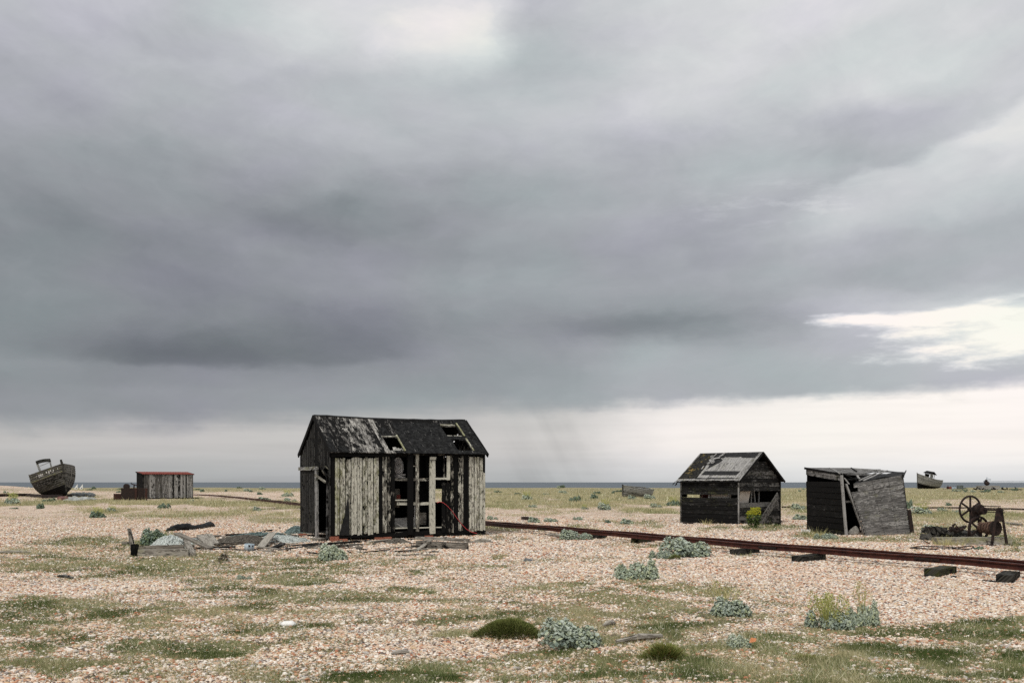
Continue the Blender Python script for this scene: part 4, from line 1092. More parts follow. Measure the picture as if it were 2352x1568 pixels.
mb = MB(); a, b = cf(1265, 1385, -.04), cf(905, 395, -.02)
mb.board(a, b, cx, .06, cyv, .06, (.62, 0, .12, 1), 5, .004); mb.build('leaning_stud', M_GREY, SC)
mb = MB(); a, b = cf(960, 400, -.02), cf(868, 280, -.02)
mb.board(a, b, cx, .05, cyv, .03, (.85, 0, .0, 1), 3, .004); mb.build('broken_stud', M_GREY, SC)
mb = MB(); a, b = cf(885, 735, .3), cf(985, 738, .3)
mb.board(a, b, UZ, .06, cyv, .03, (.5, 0, .1, 1), 2); mb.build('inner_rail', M_GREY, SC)
# leaning front panel: boards rising to the right
TL, TR, BR, BL = cf(950, 410, -.10), cf(1980, 225, -.10), cf(2132, 1350, -.14), cf(1288, 1398, -.14)
mb = MB(); nb = 13
for i in range(nb):
    k0, k1 = i / nb, (i + 1) / nb
    a = BL.lerp(TL, (k0 + k1) / 2); b = BR.lerp(TR, (k0 + k1) / 2)
    wl = (TL - BL).length / nb * .985
    wr = (TR - BR).length / nb
    bd = (b - a).normalized()
    up = (cyv.cross(bd)); up = up if up.z > 0 else -up
    if i >= nb - 2: a = a.lerp(b, .08 if i == nb - 1 else .13)
    if i >= nb - 2: o_ = -cyv * .02
    else: o_ = cyv * 0
    mb.board(a + o_, b + o_, up, (wl + wr) / 2 * .985, cyv, .024, (rng.uniform(.22, .5), 0, rng.uniform(.0, .16) + (.08 if i % 5 == 2 else 0), 1), 6, .002, .012, None)
for k in (.02, .42, .72, .985):
    for i in range(nb):
        for d in (.25, .72):
            p = BL.lerp(TL, (i + d) / nb).lerp(BR.lerp(TR, (i + d) / nb), k) - cyv * (.014 if i < nb - 2 else .036); mb.box(p, (.018, .008, .018), tone=(0, 0, 1.2, 1))
panel = mb.build('front_panel', M_GREY, SC)
# rest of the box, dark inside
mb = MB()
a, b = cyv * WC, cyv * WC + cx * 2.0
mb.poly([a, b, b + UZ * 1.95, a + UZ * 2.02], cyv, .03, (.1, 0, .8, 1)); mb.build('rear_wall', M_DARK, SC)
mb = MB(); a = cf(2120, 1330, .05); b = a + cyv * (WC - .1) ; c = cf(1985, 240, .05)
mb.poly([a, b, b + (c - a), c], cx, .03, (.1, 0, .8, 1)); mb.build('far_wall', M_CHAR, SC)
mb = MB(); p, q = cf(2105, 890, .1), cf(2185, 1330, .1)
mb.board(q + cx * -.03, p, cx, .13, cyv, .05, (.1, 0, .5, 1), 3); mb.build('prop_post', M_RUSTD, SC)
# roof: back part whole, front part broken in
bk = WC + .05
r0, r1, r2 = cf(135, 103, bk), cf(1000, 108, bk), cf(1560, 140, bk)
r3 = cf(2010, 190, bk * .4)
f0_, f1_, f2_ = cl(835, 222, -.03), cf(1130, 235, .75), cf(1560, 150, 1.6)
mb = MB()
def rsheet(pts, tone):
    mb.poly(pts, (0, 0, 1), .03, tone)
rsheet([f0_, f1_, r1, r0], (.3, 0, .3, 1)); rsheet([f1_, f2_, r2, r1], (.36, 0, .26, 1))
croof = mb.build('roof', M_GREY, SC)
mb = MB(); mb.board(r0 - cx * .04, f0_ - cx * .02 + UZ * .01, UZ, .07, cx, .03, (.1, 0, .9, 1), 6, .01); mb.build('roof_edge', M_CHAR, croof)
mb = MB(); mb.board(r0 + UZ * .02, r2 + UZ * .02, UZ, .03, cyv, .05, (.2, 0, .6, 1), 9, .008); mb.build('roof_edge', M_CHAR, croof)
for (p, q, w, tone, m_) in ((cf(590, 112, bk * .97), cf(790, 222, .12), .04, (.6, 0, .1, 1), M_GREY), (cf(845, 222, .0), cf(1110, 350, .0), .05, (.3, 0, .5, 1), M_CHAR), (cf(850, 225, .1), cf(1290, 238, .5), .06, (.4, 0, .3, 1), M_GREY),
        (cf(1110, 250, .3), cf(1170, 330, .1), .06, (.8, 0, .0, 1), M_GREY), (cf(1165, 350, -.06), cf(1590, 158, 1.2), .05, (.62, 0, .1, 1), M_GREY), (cf(1240, 355, -.08), cf(1690, 160, .9), .07, (.7, 0, .1, 1), M_GREY), (cf(1120, 248, .5), cf(1440, 235, .9), .05, (.6, 0, .1, 1), M_GREY), (cf(1000, 112, bk * .98), cf(1115, 180, bk * .5), .03, (.1, 0, .8, 1), M_CHAR)):
    mb = MB(); d = (q - p); mb.board(p + UZ * .035, q + UZ * .035, d.cross(UZ), w, d.cross(UZ).cross(d), .03, tone, 4, .006, .03); mb.build('roof_rafter', m_, croof)
mb = MB(); mb.poly([cf(960, 330, .12), cf(1950, 262, .12), cf(2000, 215, WC - .2), cf(300, 215, WC - .2)], UZ, .02, (.0, 0, 1, 1)); mb.build('gap_shade_sheet', M_DARK, SC)  # dark sheet added behind the roof gap, shade put into its colour
# torn felt hanging over the front
mb = MB(); pts = [(1060, 365), (1180, 358), (1330, 320), (1480, 270), (1620, 250), (1800, 235), (1985, 210), (2015, 200)]
q0 = [cf(*p, back=-.13 + .02 * i) for i, p in enumerate(pts)]
q1 = [cf(p[0] + 40, p[1] - (28 + 26 * (i % 2)) * min(1, .3 + i * .2), back=.15 + .08 * i) for i, p in enumerate(pts)]
vs = []
for i in range(len(pts)): vs += [q0[i] - UZ * rng.uniform(.01, .05), q1[i] + UZ * rng.uniform(0, .03)]
fs = [(2 * i, 2 * i + 2, 2 * i + 3, 2 * i + 1) for i in range(len(pts) - 1)]
mb.add(vs, fs); o_ = mb.build('torn_felt', M_FELT, croof); md = o_.modifiers.new('thick', 'SOLIDIFY'); md.thickness = .03
mb = MB(); p = cf(1995, 215, -.16)
mb.board(p, p - UZ * .10 + cx * .01, cx, .07, cyv, .04, (.1, 0, .9, 1), 2, .01); mb.build('felt_tatter', M_FELT, croof)
mb = MB(); mb.poly([cf(1420, 175, 1.0), cf(1990, 180, .5), cf(2010, 190, 1.9), cf(1560, 140, bk)], UZ, .02, (.2, 0, .7, 1)); mb.build('sagging_sheet', M_FELT, croof)
# bag in the gap
p = oc + cf(1040, 1385, .25); p.z = gz1(p.x, p.y)
mb = MB(); mb.lathe([(.16, 0), (.19, .07), (.14, .18), (.06, .26), (.02, .29)], p, 12, (.5, 0, 0, 1), m=Matrix(((1.0, 0, .28), (0, .6, 0), (0, 0, 1))))
own(mb, 'pale_sack', M_CONC, 'pale sack lying in the gap of the collapsing grey shed', 'sack', p, smooth=True)
mb = MB(); p = at(1868, 1221)
for k in range(12): mb.box(p + Vector((rng.uniform(-.35, .35), rng.uniform(-.1, .1), .03)), (rng.uniform(.06, .16), .08, rng.uniform(.04, .09)), (0, 0, rng.random() * 3), jit=.02)
o = own(mb, 'chalk_lumps', M_STONE, 'pale rubble lumps beside the left wall of the collapsing shed', 'rubble', p); o['kind'] = 'stuff'

# ------------------------------------------------------------------ red roofed shed, far left
zd = lambda zx, zy: ((280 + zx * .09354) * .9408, (1130 + zy * .09354) * .9408)
od = pt(327.7, 1107, 97.0); od.z = gz1(od.x, od.y)
ya = R(35); dx = Vector((math.cos(ya), math.sin(ya), 0)); dy = Vector((-math.sin(ya), math.cos(ya), 0)); LD, WD = 4.87, 2.1
SD = thing('red_roofed_shed', 'grey plank shed with a rusty red corrugated roof', 'shed', od)
zf = EYE - (1088.2 - H0) / F * 97 - od.z; zbk = EYE - (1083.6 - H0) / F * 98.5 - od.z
M_STREAK = wood_mat('streaky_planks', (.03, .028, .026), (.13, .122, .112), (.40, .39, .37), gx=.9, gy=12)
mb = MB(); s_ = 0
while s_ < LD - .03:
    w = rng.choice([.12, .16, .2, .24]); w = min(w, LD - s_); k = s_ / LD
    pa = rng.choice([.15, .3, .55, .8]) if k < .42 else rng.choice([.45, .6, .75, .9])
    mb.board(dx * (s_ + w / 2) + UZ * .06, dx * (s_ + w / 2) + UZ * (zf - .03), dx, w - .012, dy, .03, (pa * .75, 0, rng.uniform(.0, .35) if rng.random() < .85 else .5, 1), 4, .004, .04); s_ += w
mb.build('front_wall', M_STREAK, SD)
mb = MB(); s_ = 0
while s_ < WD - .03:
    w = .2; mb.board(dy * (s_ + w / 2) + UZ * .06, dy * (s_ + w / 2) + UZ * (zf + (zbk - zf) * (s_ / WD) - .03), dy, w - .012, dx, .03, (.1, .0, rng.uniform(.5, .8), 1), 3); s_ += w
mb.build('side_wall', M_CHAR, SD)
mb = MB(); mb.poly([dy * WD, dy * WD + dx * LD, dy * WD + dx * LD + UZ * (zbk - .05), dy * WD + UZ * (zbk - .05)], dy, .03); mb.poly([dx * LD, dx * LD + dy * WD, dx * LD + dy * WD + UZ * zbk, dx * LD + UZ * zf], dx, .03); mb.build('rear_walls', M_CHAR, SD)
mb = MB(); N = 120; vs = []; fs = []
for i in range(N + 1):
    u = -.1 + (LD + .2) * i / N; c = .022 * math.cos(i * math.pi / 2 * 1.0) 
    vs += [dx * u - dy * .12 + UZ * (zf + .01 + c), dx * u + dy * (WD + .1) + UZ * (zbk + .04 + c)]
fs = [(2 * i, 2 * i + 2, 2 * i + 3, 2 * i + 1) for i in range(N)]
mb.add(vs, fs); rr = mb.build('corrugated_roof', M_RED, SD); rr.modifiers.new('thick', 'SOLIDIFY').thickness = .012
for (a, b) in ((-dx * .1 - dy * .1 + UZ * (zf - .02), -dx * .1 + dy * (WD + .1) + UZ * zbk), (dx * (LD + .1) - dy * .1 + UZ * (zf - .02), dx * (LD + .1) + dy * (WD + .1) + UZ * zbk)):
    mb = MB(); mb.board(a, b, UZ, .12, dx, .03, (.1, 0, .8, 1), 3); mb.build('barge_board', M_CHAR, SD)
mb = MB(); mb.board(dx * (LD * .86) - dy * .03 + UZ * .05, dx * (LD * .86) - dy * .03 + UZ * zf, dx, .10, dy, .04, (.1, 0, 1, 1), 3); mb.build('dark_post', M_CHAR, SD)
mb = MB(); a = od - dy * .35 - dx * .2; mb.board(a + UZ * .05, a + dx * 5.6 + UZ * .02, UZ, .14, dy, .12, (.3, 0, .4, 1), 4, .01); own(mb, 'ground_timber', M_CHAR, 'long dark timber lying along the foot of the red roofed shed', 'timber', a)
# rusty winch engine beside it
e = pt(300, 1107, 94.0); e = at(302, 1148)
EN = thing('rusty_engine', 'rusty dark brown winch engine standing left of the red roofed shed', 'engine', e)
mb = MB(); mb.box((.15, 0, .56), (2.0, 1.0, 1.12), (0, 0, .3)); mb.build('body', M_RUSTD, EN)
mb = MB(); mb.box((-1.2, -.1, .3), (.7, .8, .6), (0, 0, .3)); mb.build('step_box', M_RUST, EN)
for sx in (.55, 1.45):
    mb = MB(); mb.box((sx, -.45 + sx * .12, .55), (.2, .16, 1.1), (0, 0, .3)); mb.build('red_column', M_RUST, EN)
mb = MB(); mb.box((1.0, -.33, .22), (.85, .1, .12), (0, 0, .3)); mb.build('cross_bar', M_RUSTD, EN)
mb = MB(); mb.lathe([(.26, -.15), (.26, .15)], (-.45, 0, 1.25), 14, m=Matrix.Rotation(R(90), 3, 'X')); mb.build('drum', M_RUSTD, EN)
mb = MB(); mb.tube([(-.05, 0, 1.62), (.0, 0, 1.5), (.25, 0, 1.42), (.55, 0, 1.35), (.58, 0, 1.5)], .045, 6); mb.tube([(.25, 0, 1.42), (.22, 0, 1.1)], .06, 6); mb.build('crank', M_RUSTD, EN)
# ------------------------------------------------------------------ boats
M_HULL = wood_mat('weathered_hull', (.025, .024, .022), (.12, .116, .105), (.21, .205, .19), gx=1.2, gy=14)
M_HULLP = wood_mat('pale_hull', (.07, .068, .062), (.24, .235, .22), (.40, .395, .375), gx=1.2, gy=14)
class Hull:
    def __init__(s, L, B, D, sheer=.45, rake=.5, stern=.8):
        s.L, s.B, s.D, s.sh, s.rake, s.st = L, B, D, sheer, rake, stern
    def pos(s, k, t, side, out=0.0):
        """k 0 bow to 1 stern, t 0 keel to 1 gunwale; bow towards -Y, keel on z 0"""
        f = (1 - (1 - min(k / .62, 1)) ** 2.3)
        f *= 1 - (1 - s.st) * max(0, (k - .6) / .4) ** 2
        b = s.B / 2 * f
        zt = s.D * (1 + s.sh * (1 - k) ** 2.2 + .10 * k * k)
        zk = s.D * .10 * max(0, k - .8) / .2
        bil = math.sin(t * math.pi / 2)
        sharp = max(0, 1 - k / .45)
        y = b * (bil ** (.72 + .75 * sharp)) 
        z = zk + (zt - zk) * (t ** (1.55 - .4 * sharp))
        x = -s.L / 2 + s.L * k - s.rake * (z / s.D) * (1 - k) ** 3 + s.rake * .2 * (z / s.D) * k ** 3
        return Vector((side * (y + out * (.25 + .75 * min(1, k * 8))), x, z))
    def plank(s, mb, t0, t1, side, tone, n=22, lip=.06, k0=0.0, k1=1.0):
        vs = []; bcs = []; r = rng.random() * 50
        for i in range(n + 1):
            k = k0 + (k1 - k0) * i / n
            vs += [s.pos(k, t0, side, lip), s.pos(k, t1, side, 0.004), s.pos(k, t0, side, -.02)]
            bcs += [(k * s.L, t0 * s.D, r), (k * s.L, t1 * s.D, r), (k * s.L, t0 * s.D, r)]
        fs = []
        for i in range(n):
            a = i * 3; b = a + 3
            fs += [(a, b, b + 1, a + 1), (a + 2, b + 2, b, a)] if side > 0 else [(a, a + 1, b + 1, b), (a + 2, a, b, b + 2)]
        mb.add(vs, fs, bcs, tone)

def boat(name, label, H, loc, rot, mat, nplank=15, dark=.3, tones=None, transom=True, group=None, gaps=(), tar=1.0):
    T = thing(name, label, 'boat', loc, rot, group)
    mb = MB()
    for side in (-1, 1):
        for j in range(nplank):
            t0, t1 = j / nplank, (j + 1) / nplank
            ch = tar if t1 < dark else rng.uniform(.05, .5)
            tone = (rng.uniform(.1, .55), .05, ch, 1)
            if tones: tone = tones(side, j, t1, tone)
            if (side, j) in gaps:
                for (ka, kb) in gaps[side, j]: H.plank(mb, t0, t1, side, tone, 14, k0=ka, k1=kb)
            else: H.plank(mb, t0, t1, side, tone)
    n = 10; vs = []; fs = []
    for j in range(n + 1):
        for side in (-1, 1): vs.append(H.pos(1.0, j / n, side))
    for j in range(n): fs.append((2 * j, 2 * j + 1, 2 * j + 3, 2 * j + 2))
    mb.add(vs, fs, None, (.2, 0, .3, 1))
    hull = mb.build('hull', mat, T)
    mb = MB()
    pts = [H.pos(0, t, 1) + Vector((-H.pos(0, t, 1).x, -.05, 0)) for t in np.linspace(0, 1.06, 10)]
    for i in range(9): mb.board(pts[i], pts[i + 1], X3, .11, Y3, .14, (.25, 0, .4, 1), 1, .0)
    mb.build('stem_post', mat, T)
    mb = MB(); mb.board((0, -H.L / 2 + .1, -.05), (0, H.L / 2, -.05), X3, .14, Z3, .16, (.1, 0, .9, 1), 4, .004); mb.build('keel', M_CHAR, T)
    for side in (-1, 1):
        mb = MB(); mb.tube([H.pos(k, 1.0, side, .02) for k in np.linspace(0, 1, 18)], .05, 5, (.5, 0, .2, 1)); mb.build('gunwale', mat, T)
    mb = MB(); vs = []; fs = []; n = 16
    for i in range(n + 1):
        k = .03 + .96 * i / n
        for side in (-1, 1): vs.append(H.pos(k, .80, side, -.03))
    for i in range(n): fs.append((2 * i, 2 * i + 1, 2 * i + 3, 2 * i + 2))
    mb.add(vs, fs, None, (.1, 0, .7, 1)); mb.build('deck', M_CHAR, T)
    return T, hull

# big beached boat on the left, bow towards the viewer
H1 = Hull(8.2, 4.3, 2.55, .30, .55, .8)
p = at(106, 1142)
def tones1(side, j, t1, tone):
    if t1 < (.44 if side < 0 else .36): return (0, 0, 1.1, 1)
    if side < 0: return (rng.uniform(.15, .42), .14, rng.uniform(.15, .45), 1)
    return (rng.uniform(.35, .7), .0, rng.uniform(.1, .42), 1)  # right side paler, the light falling there put into its tone
B1, h1 = boat('beached_boat', 'big weathered clinker boat leaning on the shingle with a window frame on deck', H1, p + Vector((0.15, 2.6, .12)), (R(-2), R(-10), R(36)), M_HULL, 17, .3, tones1)
for side in (-1,):
    mb = MB(); mb.tube([H1.pos(k, .80, side, .06) for k in np.linspace(0.01, .98, 22)], .045, 5, (.3, .4, .1, 1)); mb.build('rubbing_strake', M_HULLP, B1)
mb = MB()
def mark(k0, k1, t0, t1, side=-1):
    a = [H1.pos(k, t, side, .045) for (k, t) in ((k0, t0), (k1, t0), (k1, t1), (k0, t1))]
    mb.add(a, [(0, 1, 2, 3)])
for (k0, k1) in ((.26, .275), (.285, .30), (.302, .315), (.325, .34), (.345, .352), (.40, .405)):
    mark(k0, k1, .86, .925)
for (k0, k1, t0, t1) in ((.10, .125, .87, .89), (.10, .108, .87, .93), (.13, .145, .91, .94), (.155, .17, .86, .93), (.175, .18, .87, .90), (.05, .055, .88, .93), (.19, .205, .90, .945), (.285, .315, .86, .88)): mark(k0, k1, t0, t1)
mb.build('lettering', M_WHITE, h1)
# patch board on the right bow
mb = MB(); mb.board(H1.pos(.17, .55, 1, .07), H1.pos(.17, .86, 1, .07), Vector((.35, .9, 0)), .34, Vector((.9, -.35, 0)), .03, (.5, 0, .1, 1), 2); mb.build('patch_board', M_HULLP, B1)
# frame of the lost wheelhouse
fz = H1.D * .92
FR = thing('wheelhouse_frame', None, None); FR.parent = B1; FR.location = (-.75, -.6, fz); FR.rotation_euler = (0, R(-6), R(8)); 
def frame_bar(a, b, w, nm, tone=(.55, .1, .15, 1)):
    mb = MB(); mb.board(a, b, (Vector(b) - Vector(a)).cross(Y3), w, Y3, .12, tone, 3, .008, .02); mb.build(nm, M_HULLP, FR)
frame_bar((-.62, 0, -.3), (-.72, 0, 1.62), .20, 'frame_post'); frame_bar((.50, 0, .2), (.62, 0, 1.45), .12, 'frame_post')
mb = MB(); vs = []; fs = []
for i in range(9):
    x = -.80 + 1.5 * i / 8; zt = 1.72 + .15 * math.sin(math.pi * (.25 + .75 * i / 8)); 
    for yv in (-.07, .07): vs += [(x, yv, zt), (x, yv, zt - .36)]
for i in range(8):
    a = i * 4; b = a + 4
    fs += [(a, b, b + 1, a + 1), (a + 2, a + 3, b + 3, b + 2), (a, a + 2, b + 2, b), (a + 1, b + 1, b + 3, a + 3)]
fs += [(0, 1, 3, 2), (32, 34, 35, 33)]
mb.add(vs, fs, None, (.2, .2, .45, 1)); mb.build('curved_header', M_HULL, FR)
frame_bar((-.5, 0, .34), (.55, 0, .50), .08, 'frame_sill'); frame_bar((-.48, 0, 1.22), (.55, 0, 1.36), .07, 'frame_bar', (.9, 0, 0, 1))
mb = MB(); mb.tube([H1.pos(0, 1.0, 1) + Vector((-.0, .3, -.1)), H1.pos(0, 1.06, 1) + Vector((-.02, .25, .22))], .11, 8); mb.build('bollard', M_CHAR, B1)

# rowing boat in the middle distance
H2 = Hull(4.4, 1.7, 1.0, .22, .25, .75)
p = at(1462, 1141)
def tones2(side, j, t1, tone): return (rng.uniform(.3, .75), 0, rng.uniform(0, .3), 1)
B2, h2 = boat('rowing_boat', 'small grey clinker rowing boat lying on the far turf', H2, p + Vector((-.05, .5, .0)), (R(-3), R(10), R(-47)), M_HULLP, 9, .0, tones2)
for (x, y) in ((-.2, .9), (.1, 1.3)):
    mb = MB(); mb.board((-.6, y, 1.0), (.6, y - .2, 1.02), Y3, .16, Z3, .03, (.6, 0, .1, 1), 2); mb.build('thwart', M_HULLP, B2)
# wheelhouse boat far right
H3 = Hull(8.6, 3.4, 2.1, .65, .5, .75)
p = at(2131, 1122)
def tones3(side, j, t1, tone): return (0, 0, 1.1, 1) if t1 < .42 else ((rng.uniform(.3, .7), 0, rng.uniform(0, .3), 1) if side > 0 else (rng.uniform(.1, .3), 0, rng.uniform(.5, .8), 1))
B3, h3 = boat('wheelhouse_boat', 'grey fishing boat with a small open wheelhouse, far off at the right', H3, p + Vector((.2, .8, .05)), (R(-2), R(6), R(-53)), M_HULLP, 12, .4, tones3)
WHs = thing('wheelhouse', None, None); WHs.parent = B3; WHs.location = (0, .2, 2.15); WHs.rotation_euler = (R(-4), R(4), 0)
for (x, y) in ((-.7, -.9), (.7, -.9), (-.7, .9), (.7, .9), (.7, -.3), (.7, .25)):
    mb = MB(); mb.board((x, y, 0), (x, y, 1.5), X3, .12, Y3, .12, (.9, 0, 0, 1), 2); mb.build('wheelhouse_post', M_WHITE, WHs)
mb = MB(); mb.box((-.7, 0, .7), (.06, 1.7, 1.3), tone=(.1, 0, .7, 1)); mb.build('wheelhouse_wall', M_CHAR, WHs)
mb = MB(); mb.box((.62, -.6, .9), (.05, .5, .9), tone=(.1, 0, .7, 1)); mb.box((.62, .0, .8), (.05, .5, 1.0)); mb.build('wheelhouse_window', M_TAR, WHs)
for sg in (-1, 1):
    mb = MB(); mb.poly([(-1.0, sg * 1.35, 1.40), (1.0, sg * 1.35, 1.40), (1.0, 0, 2.0), (-1.0, 0, 2.0)], (0, 0, 1), .08, (.2, 0, .6, 1)); mb.build('wheelhouse_roof', M_CHAR, WHs)

# things along the far crest
def far_thing(name, label, cat, X, Y): return thing(name, label, cat, at(X, Y))
p = at(172, 1121); 
for (X, lab) in ((174, 'white triangular marker board with a round hole, nearer the boat'), (186, 'white triangular marker board with a round hole, nearer the red roofed shed')):
    p = at(X, 1123); T = thing('marker_board', lab, 'marker', p, (0, 0, 0), 'white marker boards on the far shingle')
    s = p.y / F; mb = MB()
    mb.poly([(-5 * s, 0, 0), (4 * s, 0, 0), (4 * s, 0, 12 * s)], (0, 1, 0), .08); mb.build('board', M_WHITE, T)
    mb = MB(); mb.lathe([(1.2 * s, -.02), (1.2 * s, .0)], (1.2 * s, -.02, 2.6 * s), 10, m=Matrix.Rotation(R(90), 3, 'X')); mb.build('round_hole', M_TAR, T)
p = at(2270, 1124); T = thing('stone_plinth', 'low pale concrete block carrying a small winch on the far crest', 'plinth', p)
s = p.y / F; mb = MB(); mb.box((-1 * s, 0, 4.6 * s), (40 * s, 30 * s, 9.5 * s), jit=.06); mb.build('upper_block', M_CONC, T)
mb = MB(); mb.box((-8 * s, -20 * s, .5 * s), (46 * s, 20 * s, 4 * s), jit=.05); mb.build('base_slab', M_CONC, T)
q = p + Vector((-5 * s, 0, 9.3 * s)); T = thing('far_winch', 'small dark winch standing on the pale concrete block on the crest', 'winch', q)
mb = MB(); mb.lathe([(2 * s, 0), (5.0 * s, 2.5 * s), (6.0 * s, 5 * s), (4.6 * s, 8 * s), (2.2 * s, 10 * s)], (2 * s, 0, 0), 14); mb.build('drum', M_RUSTD, T, True)
mb = MB(); mb.lathe([(1.5 * s, 9 * s), (3.4 * s, 11 * s), (3.4 * s, 12 * s), (1.0 * s, 14 * s)], (0, 0, 0), 10); mb.build('capstan_head', M_RUSTD, T)
mb = MB(); mb.tube([(0, 0, 9 * s), (-5 * s, 0, 7 * s), (-3 * s, 0, 4.5 * s)], 1.0 * s, 6); mb.build('crank', M_RUSTD, T)
mb = MB(); p = at(2295, 1125)
for k in range(22): w_ = p + Vector((rng.uniform(-5, 4.5), rng.uniform(-1, 1), .1)); mb.board(w_, w_ + Vector((rng.uniform(-.9, .9), rng.uniform(-.5, .5), rng.uniform(-.05, .45))), UZ, .25, Y3, .15, (.2, 0, .5, 1), 2, .05)
o = own(mb, 'dark_wreckage', M_CHAR, 'dark wreckage scattered around the concrete block on the crest', 'wreckage', p); o['kind'] = 'stuff'
p = at(2205, 1123); T = thing('oil_tank', 'dark grey green drum shaped tank on the far crest right of the boat', 'tank', p)
s = p.y / F; mb = MB(); mb.lathe([(6.5 * s, 0), (7 * s, .6 * s), (7 * s, 8.6 * s), (6 * s, 9.6 * s)], (0, 0, 0), 18); mb.build('body', flat_mat('green_grey_tank', (.06, .07, .07), (.13, .15, .145), 3), T)
for (X, m_, lab, h) in ((2169, M_CONC, 'pale drum on the crest just right of the far boat', 4), (2177, M_RUST, 'rusty machine on the crest right of the far boat', 7), (2183, M_RED, 'red machine on the crest beside the rusty one', 6), (2189, M_TIN, 'blue machine on the crest next to the tank', 5), (2194, M_TIN, 'small blue drum on the crest touching the tank', 5)):
    p = at(X, 1123); s = p.y / F; T = thing('old_machine', lab, 'machine', p)
    mb = MB(); mb.lathe([(2.4 * s, 0), (3.0 * s, h * .3 * s), (2.6 * s, h * .8 * s), (1.4 * s, h * s)], (0, 0, 0), 9); mb.build('body', m_, T)
    mb = MB(); mb.tube([(-1 * s, 0, h * .7 * s), (0, 0, (h + 2.5) * s), (2 * s, 0, h * .6 * s)], .4 * s, 5); mb.build('lever', M_RUSTD, T)
# ship on the horizon
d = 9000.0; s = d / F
T = thing('cargo_ship', 'cargo ship far out on the horizon, haze put into its pale grey', 'ship', ((2322 - CX) * s, d, -2.0))
M_SHIP = flat_mat('hazed_ship_grey', (.60, .62, .64), (.66, .68, .70), .05)  # distance haze put into the ship's colour as pale grey
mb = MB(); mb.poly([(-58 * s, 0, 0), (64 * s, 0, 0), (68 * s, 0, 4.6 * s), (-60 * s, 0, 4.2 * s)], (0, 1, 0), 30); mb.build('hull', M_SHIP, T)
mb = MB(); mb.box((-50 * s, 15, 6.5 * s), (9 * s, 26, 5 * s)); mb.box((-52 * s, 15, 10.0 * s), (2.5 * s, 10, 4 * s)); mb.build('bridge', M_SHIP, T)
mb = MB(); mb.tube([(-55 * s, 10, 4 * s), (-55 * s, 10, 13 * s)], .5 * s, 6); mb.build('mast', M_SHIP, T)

# ------------------------------------------------------------------ rails
M_RAIL = rust_mat('rail_rust', (.022, .008, .007), (.060, .017, .012), (.10, .032, .020), 7, .55)
track = [(15.5, 4.0), (12.2, 11.0), (8.84, 17.2), (5.6, 23.2), (2.3, 29.2), (-.92, 35.0), (-7.2, 49.4), (-13.6, 64.5), (-20.6, 82), (-30, 103), (-37, 116)]
def crom(pts, n=10):
    P_ = [Vector((*p, 0)) for p in pts]; out = []
    for i in range(len(P_) - 1):
        a, b, c, d = P_[max(i - 1, 0)], P_[i], P_[i + 1], P_[min(i + 2, len(P_) - 1)]
        for k in range(n):
            t = k / n
            out.append(.5 * ((2 * b) + (c - a) * t + (2 * a - 5 * b + 4 * c - d) * t * t + (3 * b - a - 3 * c + d) * t ** 3))
    out.append(P_[-1]); return out
PROF = [(-.055, 0), (.055, 0), (.055, .012), (.012, .022), (.012, .078), (.034, .088), (.034, .112), (-.034, .112), (-.034, .088), (-.012, .078), (-.012, .022), (-.055, .012)]
def rail_mesh(path, off, base, mb, lift=.0):
    vs = []; fs = []; bcs = []; L = 0; n = len(PROF)
    for i, p in enumerate(path):
        d = (path[min(i + 1, len(path) - 1)] - path[max(i - 1, 0)]).normalized(); u = Vector((-d.y, d.x, 0))
        if i: L += (p - path[i - 1]).length
        off2 = .014 * math.sin(L * .9 + off * 9) + .010 * math.sin(L * 2.3 + 1)
        g = sum(gz1(p.x + u.x * off + a, p.y + b) for a in (-.8, 0, .8) for b in (-.8, 0, .8)) / 9
        for (a, z) in PROF:
            q = p + u * (off + a + off2); vs.append((q.x, q.y, max(g, -.05) * .6 + base + z + .008 * math.sin(L * 1.7 + off * 20))); bcs.append((L, a, z))
    for i in range(len(path) - 1):
        for k in range(n): fs.append((i * n + k, i * n + (k + 1) % n, (i + 1) * n + (k + 1) % n, (i + 1) * n + k))
    fs.append(tuple(range(n))); fs.append(tuple(range((len(path) - 1) * n, len(path) * n))[::-1])
    mb.add(vs, fs, bcs)
tr = crom(track, 8)
mb = MB(); rail_mesh(tr, .30, .145, mb)      # u points left of travel away from the viewer
mb2 = MB(); rail_mesh(tr, -.30, .145, mb2)
c0 = Vector((8.84, 17.2, 0))
RAIL1 = own(mb, 'rail', M_RAIL, 'near rusty red rail of the old track, running on sleepers', 'rail', (0, 0, 0), 'rails of the old track')
own(mb2, 'rail', M_RAIL, 'far rusty red rail of the old track, running on sleepers', 'rail', (0, 0, 0), 'rails of the old track')
for (X, Y) in ((2168, 1301), (1795, 1262), (1270, 1215)):
    c = min(tr, key=lambda p: abs((p.x / max(p.y, 1) * F + CX) - X)); i_ = tr.index(c); d = (tr[i_ + 1] - tr[i_ - 1]).normalized(); u = Vector((-d.y, d.x, 0))
    mb = MB(); k = c + u * .335 + UZ * (.145 + .05 + gz1(c.x, c.y) * .6); mb.board(k - d * .28, k + d * .28, UZ, .05, u, .02, seg=1, warp=0)
    for j in range(4): mb.box(k + d * (-.2 + .133 * j) + u * .018, (.03, .03, .03))
    f_ = mb.build('fish_plate', M_RUSTD, RAIL1)
M_SLEEP = wood_mat('tarred_sleeper', (.014, .013, .012), (.06, .057, .05), (.12, .115, .09), lichen=(.075, .08, .02), gx=2.2, gy=24)
labs = ['sleeper nearest the burnt shack, under the rusty rails', 'sleeper poking out left of the blue green kale by the rails', 'sleeper with its end showing right of the kale by the rails', 'sleeper just right of the broad blue green kale clump', 'sleeper with a long side showing, third from the right edge', 'mossy square ended sleeper, second from the right edge', 'sleeper nearest the right edge, above flat black pieces']
